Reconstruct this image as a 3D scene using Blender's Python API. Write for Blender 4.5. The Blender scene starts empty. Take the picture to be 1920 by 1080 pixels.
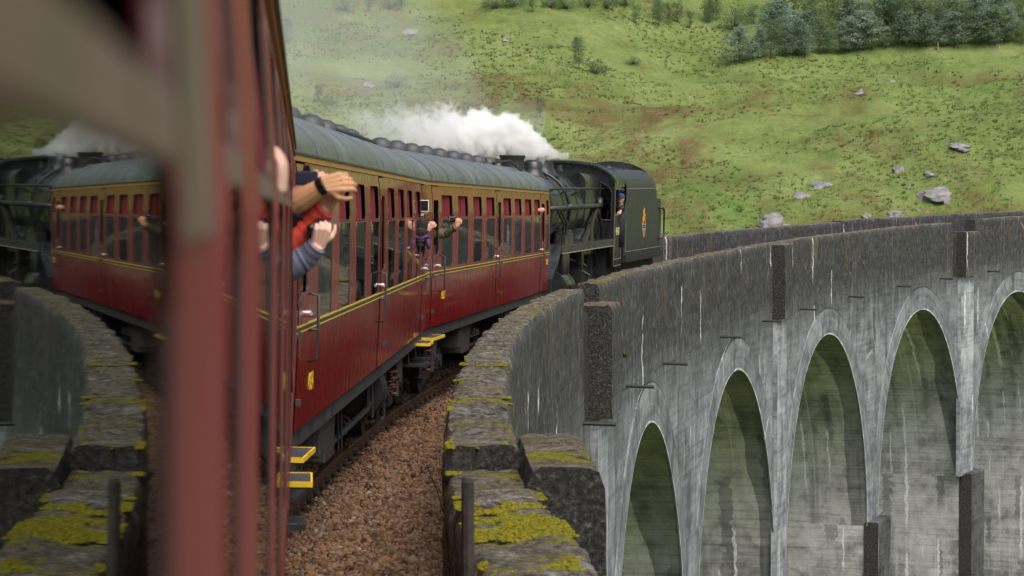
import bpy, math, random
import numpy as np
from mathutils import Vector, Matrix
random.seed(7); rng = np.random.default_rng(11)
S = bpy.context.scene
COL = S.collection
R_ = math.radians
# ------------------------------------------------------------------ camera, sky, sun, exposure
EYE = 2.94
cam = bpy.data.cameras.new('camera'); camo = bpy.data.objects.new('camera', cam); COL.objects.link(camo)
camo.location = (0, 0, EYE); camo.rotation_euler = (R_(90 - 1.628), 0, R_(-4.44))
cam.sensor_width = 36; cam.lens = 93.98; cam.clip_start = .01; cam.clip_end = 6000
cam.dof.use_dof = True; cam.dof.focus_distance = 52; cam.dof.aperture_fstop = 9.0
S.camera = camo
SUN_EL, SUN_AZ = 58, 150          # azimuth clockwise from +Y
W = bpy.data.worlds.new('World'); S.world = W; W.use_nodes = True
nt = W.node_tree; bg = nt.nodes['Background']
sky = nt.nodes.new('ShaderNodeTexSky'); sky.sky_type = 'NISHITA'; sky.sun_disc = False
sky.sun_elevation = R_(SUN_EL); sky.sun_rotation = R_(SUN_AZ); sky.dust_density = 5; sky.air_density = 1.0; sky.ozone_density = .6
nt.links.new(sky.outputs[0], bg.inputs[0]); bg.inputs[1].default_value = .15
sl = bpy.data.lights.new('sun', 'SUN'); so = bpy.data.objects.new('sun', sl); COL.objects.link(so)
sl.energy = 1.6; sl.angle = R_(60); sl.color = (1, .96, .9)
so.rotation_euler = (R_(90 - SUN_EL), 0, R_(180 - SUN_AZ))
S.view_settings.view_transform = 'Standard'; S.view_settings.look = 'None'; S.view_settings.exposure = 0.45; S.view_settings.gamma = 1
cy = S.cycles
cy.use_denoising = True; cy.max_bounces = 8; cy.diffuse_bounces = 3; cy.glossy_bounces = 4; cy.transparent_max_bounces = 12
cy.volume_bounces = 10; cy.volume_step_rate = .12; cy.volume_max_steps = 512; cy.sample_clamp_indirect = 6
# ------------------------------------------------------------------ line of the railway (fitted)
RAD = 258.88; DLT = .0447; YC = 9.6287; PAR = 2.5222; PW = .4895; KV = .0002; S1 = 38.08; CT = .0192; YA = .0229; LO = -.3609
HW = 1.41; PIT = 20.27; BC = 14.2
OFF = BC * BC / 8 / RAD; CX = -(HW + DLT); CEN = (CX - OFF + RAD, YC)
def rise(s):
    t = max(0., s - S1); return KV * t * t if t < 40 else KV * 1600 + 80 * KV * (t - 40)
def slope(s):
    t = min(40., max(0., s - S1)); return 2 * KV * t
def ot(s, lat):
    a = s / RAD; r = RAD - lat
    x = CEN[0] - math.cos(a) * r - CX; y = CEN[1] + math.sin(a) * r - YC
    c, q = math.cos(YA), math.sin(YA)
    return CX + x * c + y * q + LO, YC - x * q + y * c
def tp(s, lat, z, rel=True):
    x, y = ot(s, lat); return (x, y, z + (rise(s) if rel else 0))
def head(s): return s / RAD + YA
A0 = math.atan((960 - 570.97) / 5012.32)
def pix(px, py, d):                # point on the sight line at depth d
    u = (px - 960) / 5012.32; v = (397.63 - py) / 5012.32
    c, q = math.cos(A0), math.sin(A0)
    return Vector((d * (u * c + q), d * (-u * q + c), EYE + v * d))
# ------------------------------------------------------------------ mesh helpers
class MB:
    def __init__(s): s.v = []; s.f = []; s.uv = []; s.mi = []; s.m = 0
    def add(s, vs, fs, uv=None):
        b = len(s.v); s.v += [tuple(p) for p in vs]
        s.uv += list(uv) if uv else [(p[1], p[2]) for p in vs]
        s.f += [tuple(i + b for i in f) for f in fs]; s.mi += [s.m] * len(fs); return s
    def box(s, x0, x1, y0, y1, z0, z1, M=None):
        vs = [Vector((x, y, z)) for x in (x0, x1) for y in (y0, y1) for z in (z0, z1)]
        if M: vs = [M @ v for v in vs]
        return s.add(vs, [(0, 1, 3, 2), (4, 6, 7, 5), (0, 4, 5, 1), (2, 3, 7, 6), (0, 2, 6, 4), (1, 5, 7, 3)])
    def tube(s, pts, r, n=8, cap=True):
        pts = [Vector(p) for p in pts]; rs = r if isinstance(r, (list, tuple)) else [r] * len(pts)
        vs = []; up = None
        for i, p in enumerate(pts):
            d = (pts[min(i + 1, len(pts) - 1)] - pts[max(i - 1, 0)]).normalized()
            if up is None: up = Vector((0, 0, 1)) if abs(d.z) < .9 else Vector((1, 0, 0))
            a = d.cross(up)
            if a.length < 1e-4: a = d.cross(Vector((0, 1, .1)))
            a.normalize(); b = a.cross(d); up = b
            for k in range(n):
                t = 2 * math.pi * k / n; vs.append(p + (a * math.cos(t) + b * math.sin(t)) * rs[i])
        fs = [(i * n + k, i * n + (k + 1) % n, (i + 1) * n + (k + 1) % n, (i + 1) * n + k) for i in range(len(pts) - 1) for k in range(n)]
        if cap: fs += [tuple(range(n))[::-1], tuple((len(pts) - 1) * n + k for k in range(n))]
        return s.add(vs, fs)
    def lathe(s, prof, M=None, n=20):   # prof (r, h) about local z
        vs = []
        for r, h in prof:
            for k in range(n):
                t = 2 * math.pi * k / n; v = Vector((r * math.cos(t), r * math.sin(t), h)); vs.append(M @ v if M else v)
        fs = [(i * n + k, i * n + (k + 1) % n, (i + 1) * n + (k + 1) % n, (i + 1) * n + k) for i in range(len(prof) - 1) for k in range(n)]
        fs += [tuple(range(n))[::-1], tuple((len(prof) - 1) * n + k for k in range(n))]
        return s.add(vs, fs)
    def prism(s, out, h0, h1, fn):      # outline (a, b) extruded between h0 and h1; fn(a, b, h) -> point
        n = len(out); vs = [fn(a, b, h) for h in (h0, h1) for a, b in out]
        return s.add(vs, [tuple(range(n))[::-1], tuple(range(n, 2 * n))] + [(i, (i + 1) % n, n + (i + 1) % n, n + i) for i in range(n)])
    def grid(s, rows, uv=None):
        n = len(rows[0]); m = len(rows)
        return s.add([p for r in rows for p in r], [(i * n + k, i * n + k + 1, (i + 1) * n + k + 1, (i + 1) * n + k) for i in range(m - 1) for k in range(n - 1)],
                     [q for r in uv for q in r] if uv else None)
    def ball(s, c, r, n=8, sq=(1, 1, 1)):
        vs = []; c = Vector(c)
        for i in range(n + 1):
            t = math.pi * i / n
            for k in range(n * 2):
                u = math.pi * k / n; vs.append(c + Vector((math.sin(t) * math.cos(u) * r * sq[0], math.sin(t) * math.sin(u) * r * sq[1], math.cos(t) * r * sq[2])))
        m = 2 * n
        return s.add(vs, [(i * m + k, (i + 1) * m + k, (i + 1) * m + (k + 1) % m, i * m + (k + 1) % m) for i in range(n) for k in range(m)])
    def build(s, name, mat, parent=None, smooth=False, bevel=0, fix=True, angle=None):
        me = bpy.data.meshes.new(name); me.from_pydata(s.v, [], s.f)
        ul = me.uv_layers.new(name='UVMap'); li = np.zeros(len(me.loops), 'i'); me.loops.foreach_get('vertex_index', li)
        ul.data.foreach_set('uv', np.array(s.uv, 'f')[li].ravel())
        for m in (mat if isinstance(mat, (list, tuple)) else [mat]): me.materials.append(m)
        if any(s.mi): me.polygons.foreach_set('material_index', s.mi)
        if fix:
            import bmesh
            b = bmesh.new(); b.from_mesh(me); bmesh.ops.recalc_face_normals(b, faces=b.faces); b.to_mesh(me); b.free()
        if smooth: me.polygons.foreach_set('use_smooth', [True] * len(me.polygons))
        o = bpy.data.objects.new(name, me); COL.objects.link(o)
        if parent: o.parent = parent
        if bevel:
            md = o.modifiers.new('bevel', 'BEVEL'); md.width = bevel; md.segments = 2; md.limit_method = 'ANGLE'
        if angle:
            me.set_sharp_from_angle(angle=R_(angle))
        return o
def npmesh(name, V, F, mat, rnd=None, smooth=False):   # numpy arrays, all faces same size
    me = bpy.data.meshes.new(name); n, k = F.shape
    me.vertices.add(len(V)); me.vertices.foreach_set('co', V.astype('f').ravel())
    me.loops.add(n * k); me.loops.foreach_set('vertex_index', F.astype('i').ravel())
    me.polygons.add(n); me.polygons.foreach_set('loop_start', np.arange(0, n * k, k, dtype='i'))
    if rnd is not None:
        a = me.attributes.new('rnd', 'FLOAT', 'POINT'); a.data.foreach_set('value', rnd.astype('f'))
    me.update(calc_edges=True); me.materials.append(mat)
    if smooth: me.polygons.foreach_set('use_smooth', [True] * n)
    o = bpy.data.objects.new(name, me); COL.objects.link(o); return o
def tag(o, label=None, cat=None, group=None, kind=None):
    if label: o['label'] = label
    if cat: o['category'] = cat
    if group: o['group'] = group
    if kind: o['kind'] = kind
    return o
def empty(name, M, label, cat, group=None):
    o = bpy.data.objects.new(name, None); COL.objects.link(o); o.matrix_world = M; o.empty_display_size = .3
    return tag(o, label, cat, group)
def dup(o, parent=None, M=None):
    c = o.copy(); COL.objects.link(c); c.parent = parent or o.parent
    if M: c.matrix_local = M
    return c
def hsh(ix, iy, seed):
    h = (ix.astype(np.int64) * 374761393 + iy.astype(np.int64) * 668265263 + seed * 974711) & 0x7fffffff
    h = ((h ^ (h >> 13)) * 1274126177) & 0x7fffffff
    return ((h ^ (h >> 16)) & 0xffff) / 65535.
def vn(x, y, seed=0):
    ix = np.floor(x); iy = np.floor(y); fx = x - ix; fy = y - iy; fx = fx * fx * (3 - 2 * fx); fy = fy * fy * (3 - 2 * fy)
    a, b, c, d = hsh(ix, iy, seed), hsh(ix + 1, iy, seed), hsh(ix, iy + 1, seed), hsh(ix + 1, iy + 1, seed)
    return (a * (1 - fx) + b * fx) * (1 - fy) + (c * (1 - fx) + d * fx) * fy - .5
def fbm(x, y, o=4, seed=0):
    return sum(vn(x * 2 ** i + 17 * i, y * 2 ** i + 5 * i, seed + i) / 2 ** i for i in range(o))
# ------------------------------------------------------------------ materials
class N:
    def __init__(s, name):
        s.m = bpy.data.materials.new(name); s.m.use_nodes = True; s.t = s.m.node_tree
        s.b = s.t.nodes['Principled BSDF']
    def n(s, typ, ins=None, **kw):
        o = s.t.nodes.new('ShaderNode' + typ)
        for k, v in kw.items(): setattr(o, k, v)
        for k, v in (ins or {}).items(): s.l(v, o.inputs[k])
        return o
    def l(s, v, inp):
        if hasattr(v, 'is_output'): s.t.links.new(v, inp)
        elif hasattr(v, 'outputs'): s.t.links.new(v.outputs[0], inp)
        else:
            if isinstance(v, tuple) and len(v) == 3 and inp.type == 'RGBA': v = v + (1,)
            inp.default_value = v
    def set(s, **k):
        nm = dict(col='Base Color', rough='Roughness', metal='Metallic', spec='Specular IOR Level', coat='Coat Weight', crough='Coat Roughness', normal='Normal', trans='Transmission Weight', ior='IOR', sub='Subsurface Weight', sheen='Sheen Weight')
        for a, v in k.items(): s.l(v, s.b.inputs[nm[a]])
        return s
    def co(s, kind='Object', scale=(1, 1, 1), loc=(0, 0, 0)):
        c = s.n('TexCoord'); return s.n('Mapping', {'Vector': c.outputs[kind], 'Scale': scale, 'Location': loc})
    def noise(s, scale, vec=None, det=4, rough=.55, dist=0):
        i = {'Scale': scale, 'Detail': det, 'Roughness': rough, 'Distortion': dist}
        if vec is not None: i['Vector'] = vec
        return s.n('TexNoise', i).outputs['Fac']
    def ramp(s, fac, stops, interp='LINEAR'):
        r = s.n('ValToRGB', {'Fac': fac}); e = r.color_ramp; e.interpolation = interp
        e.elements[0].position = stops[0][0]; e.elements[1].position = stops[-1][0]
        for p, c in stops[1:-1]: e.elements.new(p)
        for k, (p, c) in enumerate(stops):
            e.elements[k].color = (c if isinstance(c, tuple) else (c, c, c)) + (1,)
        return r.outputs['Color']
    def mix(s, f, a, b, typ='MIX'):
        m = s.n('Mix', data_type='RGBA', blend_type=typ); s.l(f, m.inputs[0]); s.l(a, m.inputs[6]); s.l(b, m.inputs[7]); return m.outputs[2]
    def math(s, op, a, b=0., c=None):
        m = s.n('Math', operation=op); s.l(a, m.inputs[0]); s.l(b, m.inputs[1])
        if c is not None: s.l(c, m.inputs[2])
        return m.outputs[0]
    def bump(s, h, st=.3, dist=.02):
        return s.n('Bump', {'Height': h, 'Strength': st, 'Distance': dist})
def flat(name, col, rough=.5, metal=0, spec=.5, var=.15, sc=6, bump=0):
    m = N(name); f = m.noise(sc, m.co())
    lo = tuple(c * (1 - var) for c in col); hi = tuple(min(1, c * (1 + var)) for c in col)
    m.set(col=m.ramp(f, [(.3, lo), (.7, hi)]), rough=m.ramp(f, [(.3, rough * .8), (.7, min(1, rough * 1.2))]), metal=metal, spec=spec)
    if bump: m.set(normal=m.bump(f, bump))
    return m.m
M = {}
def mk_paint():
    m = N('maroon coach paint')
    st = m.noise(1., m.co(scale=(1, 9, .55)), 5, .6); st2 = m.noise(1., m.co(scale=(1, 26, .7)), 3)
    big = m.noise(.7, m.co(), 3)
    dirt = m.math('MULTIPLY', st, st2)
    col = m.mix(m.ramp(dirt, [(.25, 0.), (.5, .25)]), (.225, .003, .007), (.25, .06, .055))
    col = m.mix(m.ramp(big, [(.35, 0.), (.7, .5)]), col, (.155, .002, .006))
    col = m.mix(m.math('MULTIPLY', m.ramp(m.noise(1., m.co(scale=(1, 34, .35), loc=(0, 5, 2)), 3), [(.60, 0.), (.68, .38)]), m.ramp(big, [(.4, .3), (.6, 1.)])), col, (.42, .17, .16))
    ro = m.ramp(m.math('ADD', m.math('MULTIPLY', st2, .6), m.math('MULTIPLY', st, .5)), [(.45, .14), (.75, .42)])
    m.set(col=col, rough=ro, spec=.35, coat=.4, crough=.045, normal=m.bump(m.math('ADD', st, m.math('MULTIPLY', st2, .5)), .26, .007))
    return m.m
M['paint'] = mk_paint()
_m = N('dusty maroon paint'); _f = _m.noise(2., _m.co(scale=(1, 4, .6)), 4); _m.set(col=_m.ramp(_f, [(.35, (.15, .005, .014)), (.65, (.24, .016, .034))]), rough=.42, spec=.22); M['paint_dusty'] = _m.m
M['red_end'] = flat('red end paint', (.28, .008, .012), .35, var=.2)
def mk_roof():
    m = N('wet coach roof')
    st = m.noise(1., m.co(scale=(1.2, 5, .9)), 6, .65, .6); sp = m.noise(14, m.co(), 3); big = m.noise(1.1, m.co(scale=(.5, 1, 1)), 3)
    col = m.ramp(m.math('ADD', m.math('MULTIPLY', st, .7), m.math('MULTIPLY', sp, .3)), [(.36, (.050, .058, .060)), (.5, (.095, .108, .112)), (.64, (.17, .19, .20))])
    m.set(col=col, rough=m.ramp(m.math('MULTIPLY', st, big), [(.12, .28), (.4, .55)]), spec=.5, normal=m.bump(m.math('ADD', st, m.math('MULTIPLY', sp, .2)), .25, .01))
    return m.m
M['roof'] = mk_roof()
M['vent'] = flat('grey vent dome', (.045, .045, .05), .5, bump=.1)
M['gutter'] = flat('orange cantrail line', (.34, .15, .04), .45, var=.25)
M['yellow'] = flat('yellow lining', (.58, .38, .04), .4, var=.25, sc=12)
M['stepyellow'] = flat('yellow step edge', (.75, .50, .02), .5, var=.2)
M['number'] = flat('yellow numerals', (.80, .50, .02), .5, var=.15)
M['cream'] = flat('cream numerals', (.75, .68, .35), .5)
M['black'] = flat('black lining', (.012, .012, .012), .4)
M['underframe'] = flat('dirty underframe', (.020, .019, .018), .6, var=.5, sc=4, bump=.2)
M['solebar'] = flat('grey solebar', (.05, .045, .042), .55, var=.35, sc=3)
M['spring'] = flat('rusty red spring', (.16, .05, .035), .6)
M['steel'] = flat('worn steel', (.28, .24, .21), .35, metal=.8, var=.3)
M['blue'] = flat('blue hose', (.05, .16, .4), .5)
M['alu'] = flat('dull brownish window alloy', (.125, .075, .064), .55, var=.25)
M['handle'] = flat('pale handle metal', (.55, .45, .47), .25, metal=.6)
M['interior'] = flat('dark interior panel', (.05, .03, .02), .6)
M['curtain'] = flat('red curtain cloth', (.15, .009, .015), .85, var=.35, sc=20)
M['seatcloth'] = flat('dull seat cloth', (.05, .06, .07), .9, var=.3)
M['jamb'] = flat('dark window jamb', (.05, .022, .018), .6)
M['shadeline'] = flat('painted ring shade line', (.02, .02, .021), .9)
M['lime'] = flat('white lime crust', (.50, .51, .52), .9, var=.5, sc=3, bump=.4)
M['rubber'] = flat('black rubber', (.012, .012, .012), .7)
def mk_glass(gc=(.92, .95, .95)):
    m = N('window glass'); t = m.t
    fr = m.n('Fresnel', {'IOR': 1.52}); gl = m.n('BsdfGlossy', {'Color': gc, 'Roughness': .012}); tr = m.n('BsdfTransparent', {'Color': (.38, .42, .41)})
    sm = m.noise(3., m.co(scale=(1, 3, .8)), 3); m.l(m.bump(sm, .02, .002), gl.inputs['Normal'])
    mx = m.n('MixShader', {0: fr, 1: tr, 2: gl})
    m.l(mx, m.t.nodes['Material Output'].inputs[0]); return m.m
M['glass'] = mk_glass()
M['glass_near'] = mk_glass((.62, .65, .64))
def mk_loco():
    m = N('black engine paint'); st = m.noise(1., m.co(scale=(2, 3, .6)), 5, .6); f = m.noise(9, m.co())
    col = m.ramp(st, [(.35, (.010, .012, .012)), (.7, (.035, .037, .036))])
    m.set(col=col, rough=m.ramp(m.math('MULTIPLY', st, f), [(.12, .12), (.4, .45)]), spec=.4, coat=.12, crough=.08, normal=m.bump(st, .06, .004)); return m.m
M['loco'] = mk_loco()
M['sooty'] = flat('sooty metal', (.020, .020, .021), .55, var=.4, sc=5, bump=.15)
M['grime'] = flat('oily motion metal', (.055, .05, .048), .35, metal=.5, var=.5, sc=7)
M['rod'] = flat('polished rod steel', (.35, .33, .31), .3, metal=.9, var=.3)
M['lining'] = flat('grey pink lining', (.30, .24, .23), .5)
M['tender'] = flat('weathered tender black', (.030, .032, .033), .5, var=.3, sc=2)
M['coal'] = flat('coal', (.02, .02, .022), .4, var=.6, sc=20, bump=.5)
M['gold'] = flat('gold emblem paint', (.65, .33, .02), .5, var=.1)
M['pink'] = flat('dull pink emblem paint', (.30, .16, .14), .5)
M['greyp'] = flat('pale grey emblem paint', (.35, .34, .33), .5)
def drips(m, uv, U, V, k, h, prob, wmul, seed):     # runs of lime or damp: random start, length, width in each cell
    wob = m.math('ADD', m.math('MULTIPLY', m.math('SUBTRACT', m.noise(2.2, uv, 4, .6), .5), .30), seed)
    uu = m.math('MULTIPLY', m.math('ADD', U, wob), k); cx = m.math('FLOOR', uu); fx = m.math('FRACT', uu)
    r1 = m.n('TexWhiteNoise', {'W': cx}, noise_dimensions='1D').outputs['Value']
    vv = m.math('ADD', m.math('DIVIDE', V, h), m.math('MULTIPLY', r1, 7.)); cy = m.math('FLOOR', vv); fy = m.math('FRACT', vv)
    rc = m.n('SeparateXYZ', {0: m.n('TexWhiteNoise', {'Vector': m.n('CombineXYZ', {0: cx, 1: cy, 2: seed})}, noise_dimensions='3D').outputs['Color']})
    r, g, b = rc.outputs
    cen = m.math('ADD', m.math('MULTIPLY', g, .5), .25); d = m.math('ABSOLUTE', m.math('SUBTRACT', fx, cen))
    w = m.math('MULTIPLY', m.math('MULTIPLY', m.math('ADD', m.math('MULTIPLY', b, .075), .02), wmul), m.math('ADD', m.math('MULTIPLY', m.noise(3.5, uv, 3), 2.2), -.35))
    core = m.n('MapRange', {'Value': m.math('SUBTRACT', w, d), 'From Min': -.006, 'From Max': .02}).outputs[0]
    bot = m.math('SUBTRACT', .85, m.math('MULTIPLY', b, .75))
    ends = m.math('MULTIPLY', m.n('MapRange', {'Value': m.math('SUBTRACT', fy, bot), 'From Min': 0., 'From Max': .12}).outputs[0], m.n('MapRange', {'Value': fy, 'From Min': .97, 'From Max': .93}).outputs[0])
    return m.math('MULTIPLY', m.math('MULTIPLY', core, ends), m.math('LESS_THAN', r, prob))
# ---- concrete in (run, height) UV
def mk_conc(name, board=.15, dark_hi=True, tint=(1, 1, 1), tan=False, white=1.):
    m = N(name); tc = m.n('TexCoord'); uv = tc.outputs['UV']
    sep = m.n('SeparateXYZ', {0: uv}); U, V = sep.outputs[0], sep.outputs[1]
    mp = lambda sx, sy, lx=0: m.n('Mapping', {'Vector': uv, 'Scale': (sx, sy, 1), 'Location': (lx, 0, 0)})
    mot = m.noise(.35, uv, 6, .62); fine = m.noise(7, uv, 5, .7); med = m.noise(1.6, uv, 5, .6, .4)
    wuv = m.mix(.05, uv, m.n('TexNoise', {'Scale': .8, 'Vector': uv}).outputs['Color'], 'ADD')
    brd = m.n('TexBrick', {'Vector': wuv, 'Color1': (.42, .42, .42), 'Color2': (.60, .60, .60), 'Mortar': (.12, .12, .12), 'Scale': 1., 'Mortar Size': .012, 'Mortar Smooth': .35, 'Bias': 0., 'Brick Width': 5.3 if not tan else 11., 'Row Height': .62 if not tan else .26}, offset=.37)
    brk = m.n('RGBToBW', {0: brd.outputs['Color']}).outputs[0]
    streak = m.noise(1., mp(2.6, .16), 5, .6); thin = m.noise(1., mp(9, .25, 3.), 4, .6)
    a, b, c = ((.10, .107, .12), (.205, .218, .24), (.33, .347, .375)) if not tan else ((.21, .209, .200), (.43, .422, .405), (.58, .572, .555))
    v = m.math('ADD', m.math('MULTIPLY', mot, .45), m.math('ADD', m.math('MULTIPLY', med, .34), m.math('ADD', m.math('MULTIPLY', streak, .10), m.math('MULTIPLY', m.noise(1., mp(.3, 6.5, 2.), 4, .6), .22))))
    v = m.math('SUBTRACT', v, .055)
    col = m.ramp(v, [(.41, a), (.5, b), (.59, c)])
    col = m.mix(.38, col, m.ramp(brk, [(.1, .34), (.45, .85), (.62, 1.1)]), 'MULTIPLY')
    col = m.mix(m.ramp(fine, [(.35, .0), (.8, .35)]), col, (.05, .05, .05))
    if tan:
        g = m.noise(.28, mp(1, .7, 9.), 4)
        hi = m.ramp(m.math('ADD', V, m.math('MULTIPLY', m.noise(.5, uv), 6.)), [(0., 0.), (.5, .0), (1., 1.)])
        up = m.math('MULTIPLY', m.n('MapRange', {'Value': V, 'From Min': -9., 'From Max': -3.}).outputs[0], m.ramp(g, [(.35, .25), (.65, 1.)]))
        col = m.mix(m.math('MULTIPLY', up, .34), col, (.19, .185, .155))
        dk = m.ramp(m.noise(1., mp(1.1, .12, 5.), 4), [(.55, 0.), (.72, .55)]); col = m.mix(dk, col, (.03, .03, .032))
    if dark_hi:     # black lichen crust along the top, edge broken into tongues
        e = m.math('ADD', V, m.math('MULTIPLY', m.math('SUBTRACT', streak, .5), 3.2))
        e = m.math('ADD', e, m.math('MULTIPLY', m.math('SUBTRACT', mot, .5), 2.2))
        k = m.n('MapRange', {'Value': e, 'From Min': -2.5, 'From Max': -.3}).outputs[0]
        spk = m.ramp(m.noise(6, mp(1.3, .5), 6, .8), [(.42, (.007, .007, .008)), (.51, (.024, .0225, .0215)), (.57, (.062, .059, .057)), (.66, (.22, .215, .21))])
        col = m.mix(m.math('MULTIPLY', k, .88), col, spk)
        br = m.math('MULTIPLY', m.ramp(m.noise(.8, mp(1.6, .5, 20.), 5), [(.56, 0.), (.70, .75)]), m.n('MapRange', {'Value': V, 'From Min': -.6, 'From Max': .8}).outputs[0])
        col = m.mix(br, col, m.ramp(fine, [(.4, (.07, .035, .012)), (.65, (.15, .12, .03))]))
    # lime runs: thin white drips
    cell = m.n('TexVoronoi', {'Vector': m.n('Mapping', {'Vector': m.mix(.02, uv, m.n('TexNoise', {'Scale': 4., 'Vector': uv}).outputs['Color'], 'ADD'), 'Scale': (1.1, .22, 1)}), 'Scale': 1., 'Randomness': 1.}, feature='DISTANCE_TO_EDGE')
    patch = m.noise(.22, mp(1, 1, 40.), 4)
    wl = m.math('MULTIPLY', m.ramp(cell.outputs[0], [(.003, 1.), (.012, 0.)]), m.ramp(patch, [(.57, 0.), (.64, 0. if tan else .8)]))
    wob = m.n('Mapping', {'Vector': m.mix(.03, uv, m.n('TexNoise', {'Scale': 3., 'Vector': uv}).outputs['Color'], 'ADD'), 'Scale': (5., .11, 1), 'Location': (11., 0, 0)})
    drip = m.math('MULTIPLY', m.ramp(m.noise(1., wob, 3, .5), [(.61, 0.), (.65, 1.)]), m.ramp(m.noise(.28, mp(1, .6, 70.), 4), [(.50 if not tan else .43, 0.), (.58 if not tan else .50, 1.)]))
    d1 = drips(m, uv, U, V, 1.1 if tan else .55, 5.5 if tan else 2.6, .72 if tan else .15, 1.15 if tan else .8, 3.)
    dk2 = drips(m, uv, U, V, .7, 4.5, .45, 2.4, 11.); col = m.mix(m.math('MULTIPLY', dk2, .45), col, (.045, .046, .047))
    wf = m.math('MULTIPLY', m.math('MAXIMUM', m.math('MULTIPLY', wl, .7), m.math('MAXIMUM', m.math('MULTIPLY', drip, .35), d1)), white)
    wf = m.math('MULTIPLY', wf, m.ramp(fine, [(.3, .35), (.6, 1.)]))
    col = m.mix(wf, col, (.74, .76, .78) if tan else (.62, .64, .66))
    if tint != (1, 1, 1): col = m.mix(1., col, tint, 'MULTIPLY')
    h = m.math('ADD', m.math('MULTIPLY', fine, .6), m.math('ADD', m.math('MULTIPLY', brk, .8), m.math('MULTIPLY', med, .5)))
    m.set(col=col, rough=.85, spec=.25, normal=m.bump(h, .55, .035)); return m.m
M['wall'] = mk_conc('board marked concrete wall')
M['pier'] = mk_conc('tan board marked pier concrete', tan=True, dark_hi=False, white=.9)
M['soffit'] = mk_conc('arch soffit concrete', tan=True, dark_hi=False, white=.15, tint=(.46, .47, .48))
M['ring'] = mk_conc('pale arch ring concrete', dark_hi=False, tint=(.98, .98, .98), white=.7)
M['stub'] = mk_conc('weathered buttress concrete', dark_hi=False, tint=(.42, .41, .40), white=.8)
M['pilaster'] = mk_conc('pale pilaster concrete', dark_hi=False, tint=(1.5, 1.5, 1.5), white=1.)
def mk_lichen(name, dark=False):
    m = N(name); o = m.co(); big = m.noise(1.3, o, 5, .6, .5); fine = m.noise(24, o, 6, .82); med = m.noise(6, o, 5, .65); vv = m.noise(60, o, 3, .6)
    if dark: col = m.ramp(fine, [(.36, (.014, .014, .013)), (.52, (.045, .043, .040)), (.61, (.10, .097, .092)), (.72, (.30, .30, .29))])
    else: col = m.ramp(m.math('ADD', m.math('MULTIPLY', fine, .55), m.math('MULTIPLY', med, .45)), [(.38, (.022, .018, .013)), (.46, (.070, .060, .045)), (.53, (.145, .134, .112)), (.59, (.26, .25, .23)), (.68, (.56, .55, .54))])
    ol = m.ramp(m.math('ADD', m.math('MULTIPLY', big, .6), m.math('MULTIPLY', med, .4)), [(.47, 0.), (.60, .75)])
    if not dark: col = m.mix(ol, col, m.ramp(fine, [(.35, (.05, .043, .010)), (.65, (.17, .14, .045))]))
    mo = m.ramp(m.math('ADD', m.math('MULTIPLY', m.noise(.9, m.co(loc=(4, 7, 0)), 4, .6, .6), .65), m.math('MULTIPLY', med, .35)), [(.555, 0.), (.60, 1.)])
    if not dark: col = m.mix(mo, col, m.ramp(vv, [(.35, (.07, .068, .006)), (.65, (.25, .23, .022))]))
    m.set(col=col, rough=.95, spec=.15, normal=m.bump(m.math('ADD', fine, m.math('ADD', m.math('MULTIPLY', med, 1.2), m.math('MULTIPLY', vv, .3))), .9, .03)); return m.m
M['coping'] = mk_lichen('lichen covered coping')
M['darkstone'] = mk_lichen('black crusted concrete', True)
def mk_moss():
    m = N('yellow green moss'); f = m.noise(40, m.co(), 4, .7)
    m.set(col=m.ramp(f, [(.3, (.045, .046, .006)), (.5, (.135, .125, .010)), (.7, (.26, .23, .022))]), rough=1., spec=.1, normal=m.bump(f, .8, .01)); return m.m
M['moss'] = mk_moss()
def mk_stone():
    m = N('brown ballast stone'); a = m.n('Attribute', attribute_name='rnd').outputs['Fac']; f = m.noise(30, m.co(), 4, .7)
    col = m.ramp(a, [(0., (.030, .017, .010)), (.25, (.10, .052, .027)), (.5, (.175, .095, .046)), (.75, (.26, .145, .078)), (.9, (.13, .105, .088)), (1., (.36, .27, .20))])
    col = m.mix(.5, col, m.ramp(f, [(.3, .45), (.7, 1.2)]), 'MULTIPLY'); m.set(col=col, rough=.75, spec=.35, normal=m.bump(f, .4, .006)); return m.m
M['stone'] = mk_stone()
M['ballastbed'] = flat('dark ballast bed', (.05, .028, .018), .95, var=.5, sc=18, bump=.6)
M['rail'] = flat('brown rail steel', (.10, .055, .03), .5, metal=.3, var=.4)
M['railtop'] = flat('dark rail head', (.16, .13, .11), .3, metal=.7, var=.3)
M['sleeper'] = flat('tarred sleeper', (.035, .026, .02), .85, var=.4, bump=.4)
M['chair'] = flat('rusty rail chair', (.045, .028, .02), .7, var=.5, sc=9, bump=.3)
M['wood'] = flat('dark weathered post', (.030, .024, .02), .85, var=.5, sc=14, bump=.5)
M['stem'] = flat('dry plant stem', (.05, .03, .018), .9)
M['weed'] = flat('green weed', (.05, .10, .02), .7)
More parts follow.
